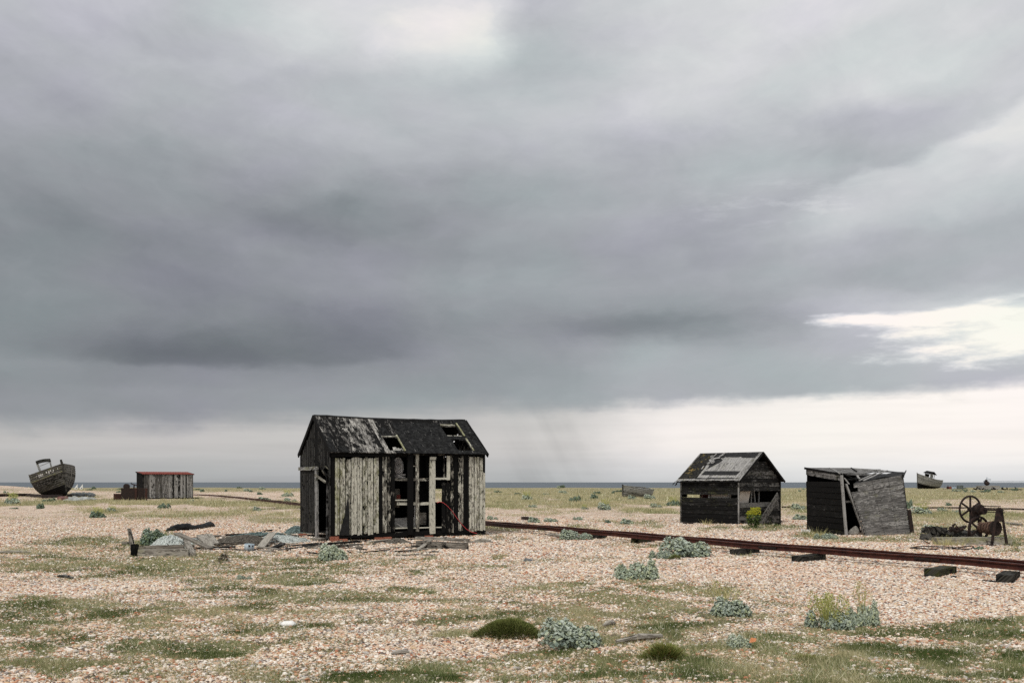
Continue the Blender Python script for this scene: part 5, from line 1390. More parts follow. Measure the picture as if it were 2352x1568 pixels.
td = Vector((.8, -.6, 0)); tu = Vector((.6, .8, 0))
for i, ((X, Y), lab) in enumerate(zip(((1276, 1222), (1352, 1237), (1449, 1247), (1676, 1274), (1818, 1290), (2122, 1323), (2288, 1337)), labs)):
    p = at(X, Y); mb = MB(); a = rng.uniform(-.12, .12); dd_ = (tu + td * a).normalized()
    sd2 = Vector((-dd_.y, dd_.x, 0)); h = .15
    q = p + sd2 * -.12
    mb.board(q + UZ * (h / 2 - .02), q + dd_ * (.75 if i < 2 else 1.1) + UZ * (h / 2 - .03), sd2, .25, UZ, h, (.12, .45 if i in (2, 5) else .12, .35, 1), 4, .006, .02)
    own(mb, 'sleeper', M_SLEEP, lab, 'sleeper', p, 'sleepers of the old track')
for (X, Y, n_, lab) in ((2300, 1336, 9, 'flat black pieces below the sleeper nearest the right edge'), (2155, 1324, 5, 'flat black pieces behind the mossy sleeper end')):
    p = at(X, Y); mb = MB()
    for k in range(n_): mb.box(p + Vector((rng.uniform(-.25, .22), rng.uniform(-.12, .1), .012)), (rng.uniform(.06, .2), .07, .03), (0, 0, rng.random() * 3), jit=.015)
    own(mb, 'black_pieces', M_TAR, lab, 'scrap', p)['kind'] = 'stuff'  # thin flat black pieces lying on the ground by the sleepers
# further rails: left by the boat, and across the right-hand meadow
def far_rail(pts, label, h=.14):
    P_ = [at(*q) for q in pts]; mb = MB()
    for a, b in zip(P_, P_[1:]): mb.board(a + UZ * h, b + UZ * h, UZ, h * 1.6, (b - a).cross(UZ), .12, (.1, 0, .3, 1), 4, .01)
    own(mb, 'old_rail', M_RUSTD, label, 'rail', P_[0])
far_rail([(-40, 1141), (60, 1140), (98, 1143)], 'dark rusty rail running in from the left under the beached boat', .2)
far_rail([(98, 1145), (170, 1141)], 'dark beam lying under the bow of the beached boat', .2)
far_rail([(2090, 1167), (2230, 1168), (2352, 1171), (2450, 1172)], 'dark rusty rail crossing the meadow behind the iron winch', .055)
far_rail([(1795, 1166), (1842, 1167)], 'dark rail showing between the two sheds', .06)
far_rail([(1200, 1193), (1232, 1196)], 'short red iron bar lying beyond the rails', .08)
far_rail([(1570, 1203), (1592, 1203)], 'short dark rail end left of the black shed', .03)

# ------------------------------------------------------------------ iron winch on the right
zw = lambda zx, zy: (2051 + .192 * zx, 1053.7 + .192 * zy)
wc = pt(*zw(925, 600), 27.1)
aw = R(-72); wa = Vector((math.cos(aw), math.sin(aw), 0)); wp = Vector((-math.sin(aw), math.cos(aw), 0))    # axle, across
base = Vector((wc.x, wc.y, gz1(wc.x, wc.y)))
WN = thing('iron_winch', 'rusty black iron hand winch with a big spoked wheel and cable drum', 'winch', base)
def Wl(a, c, z): return wa * a + wp * c + UZ * z          # axle, across, height
hz = wc.z - base.z; RW = .355
mb = MB(); mb.tube([Wl(0, math.cos(q) * RW, hz + math.sin(q) * RW) for q in np.linspace(0, 2 * math.pi, 40, endpoint=False)], .028, 8, closed=True); mb.build('wheel_rim', M_RUSTD, WN, True)
for k in range(6):
    q = R(90 + 60 * k); mb = MB(); mb.board(Wl(0, 0, hz), Wl(0, math.cos(q) * RW, hz + math.sin(q) * RW), wa.cross(Wl(0, math.cos(q), math.sin(q))), .045, wa, .03, seg=1, warp=0); mb.build('spoke', M_RUSTD, WN)
M90 = Matrix((( wp.x, 0, wa.x), (wp.y, 0, wa.y), (0, 1, 0)))
mb = MB(); mb.lathe([(.06, -.05), (.06, .12)], Wl(0, 0, hz), 12, m=M90); mb.build('hub', M_RUSTD, WN)
mb = MB(); mb.tube([Wl(-.05, 0, hz), Wl(1.15, 0, hz + .0)], .022, 8); mb.build('axle', M_RUSTD, WN)
for (a, n_) in ((.16, 'left_side'), (1.02, 'right_side')):
    F_ = thing('side_frame', None, None); F_.parent = WN
    for c in (-.26, .26):
        mb = MB(); mb.board(Wl(a, c * .25, hz + .04), Wl(a, c, -.02), wp, .05, wa, .035, seg=2, warp=0, w1=.07); mb.build('leg', M_RUSTD, F_)
        mb = MB(); mb.box(Wl(a, c, .02), (.2, .16, .05), (0, 0, aw)); mb.build('foot', M_RUSTD, F_)
    mb = MB(); mb.poly([Wl(a - .015, -.09, hz - .30), Wl(a - .015, .09, hz - .30), Wl(a - .015, .045, hz + .07), Wl(a - .015, -.045, hz + .07)], wa, .03); mb.build('plate', M_RUSTD, F_)
mb = MB(); mb.lathe([(.30, -.03), (.34, -.03), (.34, .03), (.30, .03)], Wl(.30, 0, .42), 28, m=M90, caps=False); mb.lathe([(.05, -.03), (.05, .03)], Wl(.30, 0, .42), 10, m=M90)
for k in range(5):
    q = k * 1.2566; mb.board(Wl(.3, 0, .42), Wl(.3, math.cos(q) * .32, .42 + math.sin(q) * .32), wa.cross(Wl(0, math.cos(q), math.sin(q))), .05, wa, .03, seg=1, warp=0)
mb.build('gear_wheel', M_RUSTD, WN)
mb = MB(); mb.lathe([(.12, -.05), (.14, -.05), (.14, .05), (.12, .05)], Wl(.33, 0, hz), 16, m=M90); mb.lathe([(.10, -.04), (.10, .04)], Wl(.45, .02, hz - .03), 12, m=M90); mb.build('pinion', M_RUSTD, WN)
mb = MB(); mb.lathe([(.09, .34), (.10, .5), (.14, .8), (.16, .88)], Wl(0, 0, .46), 18, m=M90); mb.lathe([(.20, .88), (.20, .91)], Wl(0, 0, .46), 22, m=M90); drum = mb.build('drum', M_RUSTD, WN, False)
mb = MB(); pts = []
for i in range(200):
    q = i * .55; a = .36 + .5 * ((i / 50) % 1 if int(i / 50) % 2 == 0 else 1 - (i / 50) % 1); r_ = .105 + .055 * max(0, (a - .5) / .36) + .012 * int(i / 50)
    pts.append(Wl(a, math.cos(q) * r_, .46 + math.sin(q) * r_))
mb.tube(pts, .011, 5); mb.build('wound_cable', rust_mat('rusty_cable', (.05, .028, .02), (.12, .07, .05), (.22, .14, .10), 20), drum)
for (z, c) in ((hz + .10, -.04), (hz - .06, .10), (.12, -.26)):
    mb = MB(); mb.tube([Wl(.15, c, z), Wl(1.1, c, z)], .012, 6); mb.build('tie_rod', M_RUSTD, WN)
# its footings
def block(name, z0, z1, dep, label, cat, mat, dd=.5, jit=.03, tone=(.3, .12, .45, 1)):
    a = at(*zw(z0[0], z1[1])); s = a.y / F
    w = (z1[0] - z0[0]) * .192 * s; h = (z1[1] - z0[1]) * .192 * s
    c = a + Vector((w / 2, dd / 2, h / 2)); mb = MB()
    n = 4
    for i in range(n):
        for j in range(2):
            mb.box(c + Vector((w * ((i + .5) / n - .5), 0, h * ((j + .5) / 2 - .5))), (w / n * .985, dd + rng.uniform(-.06, .06), h / 2 * .96), (0, 0, 0), tone, jit)
    return own(mb, name, mat, label, cat, a)
M_OLDB = wood_mat('mossy_timber', (.022, .021, .019), (.10, .095, .085), (.20, .19, .165), lichen=(.11, .115, .05), gx=2.5, gy=14)
M_MOSSC = flat_mat('mossy_concrete', (.035, .036, .028), (.16, .155, .13), 7, .9, .8)
block('mossy_block', (405, 820), (640, 975), 0, 'dark mossy block at the left end of the winch footing', 'block', M_OLDB, .45, .045)
block('crumbling_block', (640, 865), (1045, 978), 0, 'long crumbling dark block beside the mossy one, left of the iron winch', 'block', M_OLDB, .5, .05)
a = at(*zw(545, 1030)); b = at(*zw(1385, 1030)); b.y = a.y - .05; b.z = a.z
mb = MB(); mb.board(a + UZ * .10 + Y3 * .2, b + UZ * .10 + Y3 * .2, UZ, .19, Y3, .4, (.55, .3, .1, 1), 6, .012, .02); own(mb, 'footing_beam', M_DECK, 'long pale weathered beam under the iron winch', 'beam', a)
mb = MB(); c = at(*zw(780, 868)); c = pt(*zw(780, 845), a.y + .35)
for k in range(26): mb.box(c + Vector((rng.uniform(-.22, .22), rng.uniform(-.1, .1), rng.uniform(-.04, .07))), (rng.uniform(.04, .12), .06, rng.uniform(.03, .09)), (rng.random(), rng.random(), rng.random() * 3), jit=.012)
own(mb, 'rusty_scrap', M_RUSTD, 'heap of dark rusty scrap on the crumbling block by the winch', 'scrap', c)['kind'] = 'stuff'
c = pt(*zw(720, 805), a.y + .35); mb = MB(); mb.tube([c - UZ * .12, c + UZ * .03, c + Vector((.06, 0, .06))], .03, 6); own(mb, 'iron_stub', M_RUSTD, 'upright iron stub on the crumbling block by the winch', 'stub', c - UZ * .12)
def ground_line(pts, lift=.03, wob=.02): return [at(*zw(*q)) + UZ * (lift + rng.uniform(0, wob)) for q in pts]
mb = MB(); mb.tube(ground_line([(205, 1075), (330, 1055), (480, 1060), (640, 1062), (760, 1075), (850, 1060), (950, 1048), (970, 1065), (930, 1092), (820, 1088), (640, 1085), (480, 1090), (300, 1082), (215, 1078)], .025, .01), .016, 5, soft=True)
mb.tube(ground_line([(335, 980), (390, 1020), (440, 1050)], .05, .04), .015, 5)
own(mb, 'iron_cable', M_RUSTD, 'loop of dark iron cable lying on the shingle before the winch', 'cable', at(*zw(600, 1075)))
mb = MB(); p = at(*zw(1430, 792))
mb.tube([at(*zw(1320, 775)) + UZ * .04, p + UZ * .06, at(*zw(1540, 802)) + UZ * .04], .05, 6); own(mb, 'washed_log', M_DECK, 'thin brown log lying right of the iron winch', 'log', p)

# ------------------------------------------------------------------ debris left of the shack
zr = lambda zx, zy: ((280 + zx * .2466) * .9408, (1240 + zy * .2466) * .9408)
def gplank(name, label, p0, p1, w, t=.03, mat=None, tone=(.4, 0, .2, 1), l0=.02, l1=.02, upright=False, cat='plank', group='broken planks beside the shack'):
    a = at(*zr(*p0)) + UZ * l0; b = at(*zr(*p1)) + UZ * l1; d = (b - a).normalized()
    side = d.cross(UZ).normalized()
    mb = MB()
    if upright: mb.board(a + UZ * w / 2, b + UZ * w / 2, UZ, w, side, t, tone, 5, .006, .04)
    else: mb.board(a + UZ * t / 2, b + UZ * t / 2, side, w, side.cross(d), t, tone, 5, .006, .04)
    return own(mb, name, mat or M_DECK, label, cat, a, group)
# frame: upright stem, long timber, end block
a = at(*zr(195, 470)); up = pt(*zr(140, 190), a.y + .2)
mb = MB(); mb.board(a, up, X3, .11, Y3, .09, (.35, 0, .35, 1), 5, .004, .03, .05); own(mb, 'upright_post', M_DECK, 'tapering grey post standing at the left end of the fallen timbers', 'post', a)
mb = MB(); c = at(*zr(195, 480)); mb.box(c + UZ * .15, (.12, .14, .26), (0, .12, .3), (.2, 0, .6, 1), .025); own(mb, 'charred_block', M_CHAR, 'black charred block at the foot of the tapering post', 'block', c)
gplank('long_timber', 'long pale timber lying on edge in front of the rope heap', (235, 478), (750, 478), .19, .16, M_DECK, (.55, .1, .05, 1), -.03, -.02, True, 'timber')
gplank('long_timber', 'darker timber lying just behind the long pale timber', (230, 445), (700, 440), .17, .10, M_DECK, (.1, .1, .3, 1), .0, .02, True, 'timber')
gplank('short_timber', 'short timber resting across the right end of the long timber', (770, 480), (705, 385), .13, .09, M_DECK, (.45, 0, .1, 1), .0, .14, False, 'timber')
gplank('broad_plank', 'broad dark plank sloping off the timbers to the right', (950, 412), (610, 385), .18, .045, M_DECK, (.3, 0, .2, 1), .0, .34)
gplank('grey_plank', 'left one of two short grey planks leaning side by side', (950, 395), (850, 345), .22, .035, M_DECK, (.5, 0, .05, 1), .0, .20)
gplank('grey_plank', 'right one of two short grey planks leaning side by side', (1000, 372), (925, 330), .20, .035, M_DECK, (.55, 0, .05, 1), .02, .20)
gplank('dark_plank', 'dark plank lying flat behind the two short grey planks', (690, 325), (1030, 295), .20, .05, M_DECK, (.12, 0, .35, 1), .02, .05)
gplank('dark_plank', 'dark plank running right from the two short grey planks', (1000, 375), (1390, 350), .10, .05, M_DECK, (.15, 0, .3, 1), .02, .06)
gplank('pale_plank', 'pale plank propped up on the net heap by the tin', (1440, 400), (1560, 345), .20, .03, M_DECK, (.75, 0, .0, 1), .0, .26)
gplank('flat_plank', 'plank lying flat at the foot of the pale propped plank', (1430, 405), (1650, 420), .12, .04, M_DECK, (.4, 0, .1, 1), .03, .0)
gplank('flat_plank', 'thin grey plank lying right of the blue tin', (1420, 428), (1570, 432), .12, .04, M_DECK, (.5, 0, .0, 1), .0, .0)
gplank('flat_plank', 'dark plank end standing out right of the pale propped plank', (1560, 410), (1670, 385), .14, .05, M_CHAR, (.3, 0, .4, 1), .0, .07)
gplank('flat_plank', 'long dark plank pointing at the near corner of the shack', (1700, 412), (2150, 360), .10, .04, M_CHAR, (.35, 0, .35, 1), .0, .03)
gplank('flat_plank', 'long dark plank lying parallel to the shack near its corner', (1870, 385), (2420, 345), .12, .05, M_CHAR, (.3, 0, .4, 1), .01, .03)
gplank('flat_plank', 'small pale board lying left of the shack corner bricks', (1770, 310), (1860, 312), .16, .04, M_DECK, (.5, .3, .0, 1), .02, .02)
gplank('flat_plank', 'dark board lying behind the net heap', (1090, 280), (1470, 270), .14, .05, M_CHAR, (.3, 0, .4, 1), .02, .05)
gplank('flat_plank', 'dark board lying under the broad sloping plank', (860, 402), (1210, 395), .10, .04, M_CHAR, (.3, 0, .3, 1), .0, .02)
gplank('flat_plank', 'thin dark board on the shingle left of the shack', (1470, 232), (1560, 228), .10, .04, M_CHAR, (.3, 0, .4, 1), .0, .02)
gplank('flat_plank', 'pale step board at the foot of the shack doorway', (1960, 318), (2070, 325), .22, .05, M_DECK, (.4, 0, .1, 1), .03, .03)
gplank('short_log', 'short brown log at the left edge of the fallen timbers', (80, 362), (140, 365), .09, .08, M_DECK, (.1, 0, .3, 1), .0, .0, False, 'log')
mb = MB(); c = at(*zr(540, 400)); loops(mb, c, .48, 80, .012, .70); own(mb, 'rope_heap', M_ROPE, 'cone shaped heap of pale rope on the fallen timbers', 'rope', c)
mb = MB(); c = at(*zr(750, 350)); loops(mb, c, .42, 36, .011, .35); own(mb, 'rope_heap', M_ROPE, 'low heap of pale rope behind the broad sloping plank', 'rope', c)
mb = MB(); c = at(*zr(1290, 345)); loops(mb, c, .68, 110, .012, .32); o = own(mb, 'rope_heap', M_ROPED, 'big heap of dark brown rope between planks and shack', 'rope', c)
mb = MB(); c = at(*zr(1640, 330)); loops(mb, c, .75, 110, .011, .22); own(mb, 'rope_heap', M_ROPE, 'spread of pale tangled rope beside the shack corner', 'rope', c)
mb = MB(); c = at(*zr(1120, 335)); loops(mb, c, .35, 40, .012, .35); own(mb, 'rope_heap', M_ROPED, 'small brown rope tangle left of the big dark heap', 'rope', c)
mb = MB(); c = at(*zr(1800, 250)); loops(mb, c, .40, 120, .008, .6); own(mb, 'net_heap', M_NET, 'bunched teal fishing net against the shack wall', 'net', c)
mb = MB(); c = at(*zr(1450, 275)); loops(mb, c, .8, 70, .009, .12); own(mb, 'net_heap', M_NET, 'flat teal fishing net behind the big dark rope heap', 'net', c)
p = at(*zr(1330, 422)); T = thing('tin_bucket', 'dented blue grey tin with rust holes before the planks', 'bucket', p, (R(4), R(3), .4))
mb = MB(); mb.lathe([(.115, 0), (.12, .17), (.112, .17), (.105, .02)], sides=20); mb.build('body', M_TIN, T, True)
mb = MB(); mb.box((-.02, -.118, .14), (.035, .012, .04), jit=.006); mb.box((.06, -.105, .135), (.03, .012, .03), (0, 0, .5), jit=.006); mb.build('rust_hole', M_RUSTD, T)
p = at(*zr(750, 225)); T = thing('tar_sack', 'long black tarred cloth lying on the shingle behind the planks', 'cloth', p)
mb = MB(); sp_ = [at(*zr(x, y)) for x, y in ((500, 235), (560, 225), (640, 222), (720, 218), (770, 212), (830, 205), (890, 196), (930, 188), (965, 184), (1000, 183))]
rr_ = [.03, .10, .14, .15, .08, .10, .08, .13, .09, .01]
mb.tube([q + UZ * r_ * .8 for q, r_ in zip(sp_, rr_)], rr_, 9); mb.shift(p); ob2 = mb.build('cloth', M_TAR, T, True)
tx_ = bpy.data.textures.new('lumps', 'CLOUDS'); tx_.noise_scale = .12
sub = ob2.modifiers.new('sub', 'SUBSURF'); sub.levels = sub.render_levels = 2
dm = ob2.modifiers.new('lumpy', 'DISPLACE'); dm.texture = tx_; dm.strength = .10
# timbers in front of the shack (enlarged shack view coordinates)
def splank(name, label, p0, p1, w, t=.04, mat=None, tone=(.35, 0, .3, 1), l0=.0, l1=.0, upright=False, group='timbers before the shack'):
    a = at(*zs(*p0)) + UZ * l0; b = at(*zs(*p1)) + UZ * l1; d = (b - a).normalized(); side = d.cross(UZ).normalized(); mb = MB()
    if upright: mb.board(a + UZ * w / 2, b + UZ * w / 2, UZ, w, side, t, tone, 5, .005, .03)
    else: mb.board(a + UZ * t / 2, b + UZ * t / 2, side, w, side.cross(d), t, tone, 5, .005, .03)
    own(mb, name, mat or M_DECK, label, 'timber', a, group)
splank('heavy_timber', 'heavy dark timber lying on the shingle before the open bay', (1285, 1432), (1770, 1452), .17, .16, M_DECK, (.2, 0, .4, 1), .0, .0, True)
splank('top_timber', 'grey timber lying along the top of the heavy dark timber', (1275, 1412), (1785, 1432), .16, .07, M_DECK, (.4, 0, .2, 1), .16, .15)
splank('slant_board', 'short grey board leaning on the heavy dark timber', (1275, 1470), (1400, 1425), .10, .03, M_DECK, (.55, 0, .1, 1), .0, .14)
splank('thin_pole', 'thin grey pole lying on the shingle left of the heavy timber', (860, 1455), (1250, 1435), .05, .04, M_DECK, (.5, 0, .1, 1))
splank('thin_pole', 'flat grey board lying right of the heavy timber', (1770, 1388), (2000, 1382), .13, .05, M_DECK, (.5, 0, .1, 1))
splank('low_plank', 'pale plank lying under the middle of the shack front', (800, 1385), (1010, 1362), .14, .04, M_DECK, (.6, 0, .1, 1))
splank('low_plank', 'pair of dark boards lying behind the pale kale clump', (380, 1445), (690, 1420), .16, .08, M_DECK, (.3, 0, .3, 1))
splank('low_plank', 'dark board lying left of the pale kale clump', (0, 1425), (330, 1395), .10, .04, M_CHAR, (.35, 0, .3, 1))
splank('low_plank', 'thin dark board lying below the open bay of the shack', (1185, 1358), (1480, 1350), .10, .04, M_CHAR, (.3, 0, .4, 1))
splank('low_plank', 'thin dark board lying below the right boards of the shack', (1545, 1340), (1680, 1362), .10, .04, M_CHAR, (.3, 0, .4, 1))
c = at(*zs(1085, 1385)); mb = MB(); loops(mb, c, .30, 60, .012, .40); own(mb, 'rope_heap', M_ROPED, 'dark brown rope tangle on the shingle below the open bay', 'rope', c)
for nm, x0, x1, y0, y1, n_, base_, lab in (('splinters', 560, 1950, 270, 425, 70, (1200, 350), 'dark splintered wood scattered between the planks and the shack'), ('splinters', 2000, 3300, 330, 480, 46, (2600, 400), 'dark splinters scattered on the shingle along the shack front')):
    mb = MB()
    for k in range(n_):
        a = at(*zr(rng.uniform(x0, x1), rng.uniform(y0, y1))) + UZ * .02; an = rng.uniform(-.5, .5) + (math.pi if rng.random() < .5 else 0); l_ = rng.uniform(.12, .6)
        mb.board(a, a + Vector((math.cos(an) * l_, math.sin(an) * l_ * .8, rng.uniform(0, .06))), Y3, rng.uniform(.03, .09), UZ, .025, (rng.uniform(.1, .6), 0, rng.uniform(.1, .7), 1), 2, .006, .05)
    own(mb, nm, M_DECK, lab, 'splinters', at(*zr(*base_)))['kind'] = 'stuff'
# single finds
p = at(662, 1437); mb = MB(); mb.lathe([(.03, -.02), (.075, .005), (.08, .03), (.05, .055), (.01, .062)], p, 14, m=Matrix(((1.15, 0, 0), (0, .9, 0), (0, 0, 1)))); own(mb, 'white_stone', M_STONE, 'big white stone lying alone on the shingle', 'stone', p, smooth=True)
p = at(1212, 1289); mb = MB(); mb.poly([p + Vector(v) for v in ((-.09, 0, .0), (.08, -.03, .01), (.10, .05, .02), (-.05, .08, .06))], UZ, .02); own(mb, 'slate_piece', flat_mat('slate', (.08, .085, .09), (.18, .185, .19), 9), 'blue grey piece of slate lying on the shingle', 'slate', p)
def stick(label, p0, p1, r_, mat, name='stick'):
    a, b = at(*p0), at(*p1); m_ = a.lerp(b, .5); mb = MB(); mb.tube([a + UZ * r_, m_ + UZ * (r_ * 1.6), b + UZ * r_], [r_ * .5, r_, r_ * .6], 6); own(mb, name, mat, label, 'stick', a)
stick('short black stick on the turf at the left', (132, 1326), (168, 1330), .03, M_CHAR)
stick('grey pole lying at the left edge of the picture', (-20, 1272), (72, 1271), .035, M_DECK)
stick('curved grey driftwood branch on the turf right of the kale', (1415, 1480), (1520, 1467), .035, M_DECK, 'driftwood')
stick('small pale piece of driftwood behind the kale dome', (1385, 1441), (1412, 1436), .03, M_DECK, 'driftwood')
stick('grey driftwood lying below the rails left of the kale', (1258, 1231), (1302, 1238), .05, M_DECK, 'driftwood')
stick('brown piece of wood on the shingle in front', (899, 1505), (940, 1502), .022, M_DECK)
stick('grey board end beside the right foot of the shack', (1090, 1244), (1128, 1244), .04, M_DECK)
# nets and drum below the beached boat
M_WNET = flat_mat('white_net', (.20, .21, .20), (.40, .41, .39), 3)
mb = MB(); c = at(165, 1148)
for k in range(22):
    q = at(rng.uniform(140, 215), rng.uniform(1142, 1150) ); r_ = rng.uniform(.25, .6)
    mb.lathe([(r_, -.03), (r_ * .8, .07), (r_ * .3, .14), (.02, .15)], q, 9, m=Matrix(((1.4, 0, 0), (0, 1, 0), (0, 0, rng.uniform(.7, 1.8)))))
o = own(mb, 'white_nets', M_WNET, 'spread of white fishing net in front of the beached boat', 'net', c, smooth=True)
mb = MB(); c = at(190, 1138)
for k in range(30):
    q = at(rng.uniform(168, 212), rng.uniform(1132, 1143)); r_ = rng.uniform(.25, .7)
    mb.lathe([(r_, -.03), (r_ * .8, .2), (r_ * .3, .35), (.02, .38)], q, 8)
o = own(mb, 'dark_nets', flat_mat('dark_net', (.05, .055, .055), (.16, .17, .17), 3), 'heap of dark grey nets right of the beached boat', 'net', c)
p = at(143, 1149); mb = MB(); s = p.y / F; mb.lathe([(5.2 * s, -.8), (5.2 * s, .6)], p + UZ * 4.6 * s, 16, m=Matrix.Rotation(R(90), 3, 'X') ); own(mb, 'rusty_drum', rust_mat('red_drum', (.10, .05, .045), (.20, .10, .09), (.30, .18, .16), 3), 'reddish drum lying end on before the beached boat', 'drum', p)
# ------------------------------------------------------------------ plants
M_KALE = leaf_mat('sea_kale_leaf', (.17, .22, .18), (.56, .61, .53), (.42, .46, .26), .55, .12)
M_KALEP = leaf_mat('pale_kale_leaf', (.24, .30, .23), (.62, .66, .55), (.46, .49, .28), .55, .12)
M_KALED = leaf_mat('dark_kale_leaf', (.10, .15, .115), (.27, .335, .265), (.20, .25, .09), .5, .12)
M_FLOW = leaf_mat('yellow_flower', (.36, .38, .12), (.54, .53, .21), None, .7, .2)
M_SEED = leaf_mat('straw_seed_stalk', (.44, .40, .17), (.58, .53, .28), None, .7, .2)
M_HEATH = leaf_mat('heath_sprig', (.08, .105, .028), (.26, .29, .085), (.24, .21, .08), .7, .1)
M_BUSH = leaf_mat('olive_sprig', (.10, .14, .03), (.30, .31, .09), (.34, .19, .08), .7, .15)
M_RAG = leaf_mat('ragwort_leaf', (.045, .08, .02), (.12, .17, .045), None, .6, .15)
M_STEM = flat_mat('plant_stem', (.10, .12, .05), (.24, .24, .12), 20)

def leaf(V, T, TN, p, n, d, L, w, tone, curl=.25, rs=None):
    """a lobed, crinkled leaf from p along d, face normal n"""
    s = n.cross(d); s.normalize()
    k = len(V); rows = ((0, .14), (.3, .55), (.62, .72), (1.0, .25))
    for i, (a, b) in enumerate(rows):
        c = p + d * (L * a) + n * (-curl * L * a * a)
        e1, e2 = rs.uniform(-.35, .55), rs.uniform(-.35, .55)
        V.append(c - s * (w * b * rs.uniform(.75, 1.25)) + n * (w * e1)); V.append(c - n * (w * .10)); V.append(c + s * (w * b * rs.uniform(.75, 1.25)) + n * (w * e2))
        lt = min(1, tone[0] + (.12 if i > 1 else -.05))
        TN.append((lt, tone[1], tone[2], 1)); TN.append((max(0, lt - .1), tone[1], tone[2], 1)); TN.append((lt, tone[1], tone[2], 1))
    for i in range(3):
        a = k + 3 * i; T.append((a, a + 1, a + 4, a + 3)); T.append((a + 1, a + 2, a + 5, a + 4))

def kale_mesh(seed, n, lsize, squash=1.0, lobes=3):
    """a mound of leaves, unit footprint radius 1, height about 1"""
    rs = random.Random(seed); V, T, TN = [], [], []
    cen = [(rs.uniform(-.68, .68), rs.uniform(-.6, .6), rs.uniform(.26, .5), rs.uniform(.4, 1.08)) for _ in range(lobes + 2)] + [(0, 0, .5, .75)]
    while len(T) < n * 6:
        cx_, cy2, rr, hh = rs.choice(cen)
        th = rs.random() * 6.283; u = rs.random() ** .8; ph = u * 1.45
        rad = rs.uniform(.75, 1.0) if rs.random() < .8 else rs.uniform(.3, .75)
        nrm_ = Vector((math.cos(th) * math.sin(ph), math.sin(th) * math.sin(ph), math.cos(ph)))
        p = Vector((cx_ + nrm_.x * rr * rad, cy2 + nrm_.y * rr * rad, max(.02, nrm_.z * hh * rad * .92)))
        nn = (Vector((nrm_.x, nrm_.y, nrm_.z * .3)) + Vector((rs.uniform(-.8, .8), rs.uniform(-.8, .8), rs.uniform(-.2, .5)))).normalized()
        d = Vector((nrm_.x * .7, nrm_.y * .7, .75 + rs.uniform(-.3, .6))); d = d - nn * d.dot(nn)
        if d.length < .1: continue
        d.normalize(); L = lsize * rs.uniform(.6, 1.35)
        tn_ = min(1, max(0, .05 + .7 * p.z + rs.uniform(-.25, .3)))  # darker low down, paler on top: light from above put into the tone
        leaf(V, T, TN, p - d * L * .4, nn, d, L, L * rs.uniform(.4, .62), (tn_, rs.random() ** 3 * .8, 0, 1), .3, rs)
    return V, T, TN

def to_mesh(name, V, T, TN, mat):
    return_v = np.array([tuple(v) for v in V], 'f')
    me = bpy.data.meshes.new(name); me.from_pydata(return_v.tolist(), [], T)
    a = me.attributes.new('tone', 'FLOAT_COLOR', 'POINT'); a.data.foreach_set('color', np.array(TN, 'f').ravel())
    me.materials.append(mat); me.update(); return me

def flower_mesh(seed, n, mat, h0=.6, h1=1.25, size=.05, spread=.8):
    rs = random.Random(seed); V, T, TN = [], [], []
    for _ in range(n):
        th = rs.random() * 6.283; r_ = spread * rs.random() ** .6
        b = Vector((math.cos(th) * r_ * .5, math.sin(th) * r_ * .5, .3)); e = Vector((math.cos(th) * r_, math.sin(th) * r_, rs.uniform(h0, h1)))
        s = Vector((-math.sin(th), math.cos(th), 0)) * .012
        k = len(V); V += [b - s, b + s, e + s, e - s]; TN += [(.2, 0, 0, 1)] * 4; T.append((k, k + 1, k + 2, k + 3))
        for q in range(7):
            c = e + Vector((rs.uniform(-.09, .09), rs.uniform(-.09, .09), rs.uniform(-.22, .05)))
            k = len(V); a = rs.random() * 3.14; w = size * rs.uniform(.5, 1)
            x = Vector((math.cos(a), math.sin(a), rs.uniform(-.4, .4))) * w; y = Vector((-math.sin(a) * .6, math.cos(a) * .6, .8)) * w
            V += [c - x, c + y, c + x, c - y]; TN += [(rs.random(), 0, 0, 1)] * 4; T.append((k, k + 1, k + 2, k + 3))
    return to_mesh('flowers', V, T, TN, mat)

KM = {}
def kale_template(kind):
    if kind not in KM:
        big = kind.startswith('big'); v = int(kind[-1]); mat = M_KALEP if 'pale' in kind else M_KALED if 'dark' in kind else M_KALE
        n, ls = (1900, .115) if big else (420, .22)
        KM[kind] = to_mesh('foliage', *kale_mesh(100 + v * 7 + len(kind), n, ls, lobes=3 + v % 3), mat)
    return KM[kind]
FLW = {}
def plant(kind, X, Y, w, h, label, group, flowers=None, cat='plant', depth=.8, name='sea_kale'):
    p = at(X, Y); s = p.y / F; rx = w * s / 2 * 1.08; hz_ = h * s * 1.12
    base = p + Vector((0, rx * depth * .75, -.01))
    T = thing(name, label, cat, base, (0, 0, 0), group)
    o = bpy.data.objects.new('foliage', kale_template(kind)); COL.objects.link(o); o.parent = T; o.scale = (rx, rx * depth, hz_)
    o.rotation_euler = (0, 0, 0)
    if flowers:
        if flowers not in FLW: FLW[flowers] = flower_mesh(hash(flowers) % 99 if False else len(flowers) * 3, (150 if 'tall' in flowers else 55) if 'yellow' in flowers else 30, M_FLOW if 'yellow' in flowers else M_SEED, .35 if 'tall' in flowers else .7, 1.4, .05, 1.0 if 'tall' in flowers else .8)
        f = bpy.data.objects.new('flower_heads', FLW[flowers]); COL.objects.link(f); f.parent = T; f.scale = (rx * .8, rx * depth * .8, hz_)
    return T
GK = 'sea kale clumps on the shingle'
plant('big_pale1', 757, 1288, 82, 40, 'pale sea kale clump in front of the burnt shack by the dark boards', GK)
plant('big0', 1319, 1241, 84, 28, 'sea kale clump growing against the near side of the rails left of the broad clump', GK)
plant('big2', 1588, 1281, 128, 45, 'broad blue green sea kale clump below the rails, the widest there', GK)
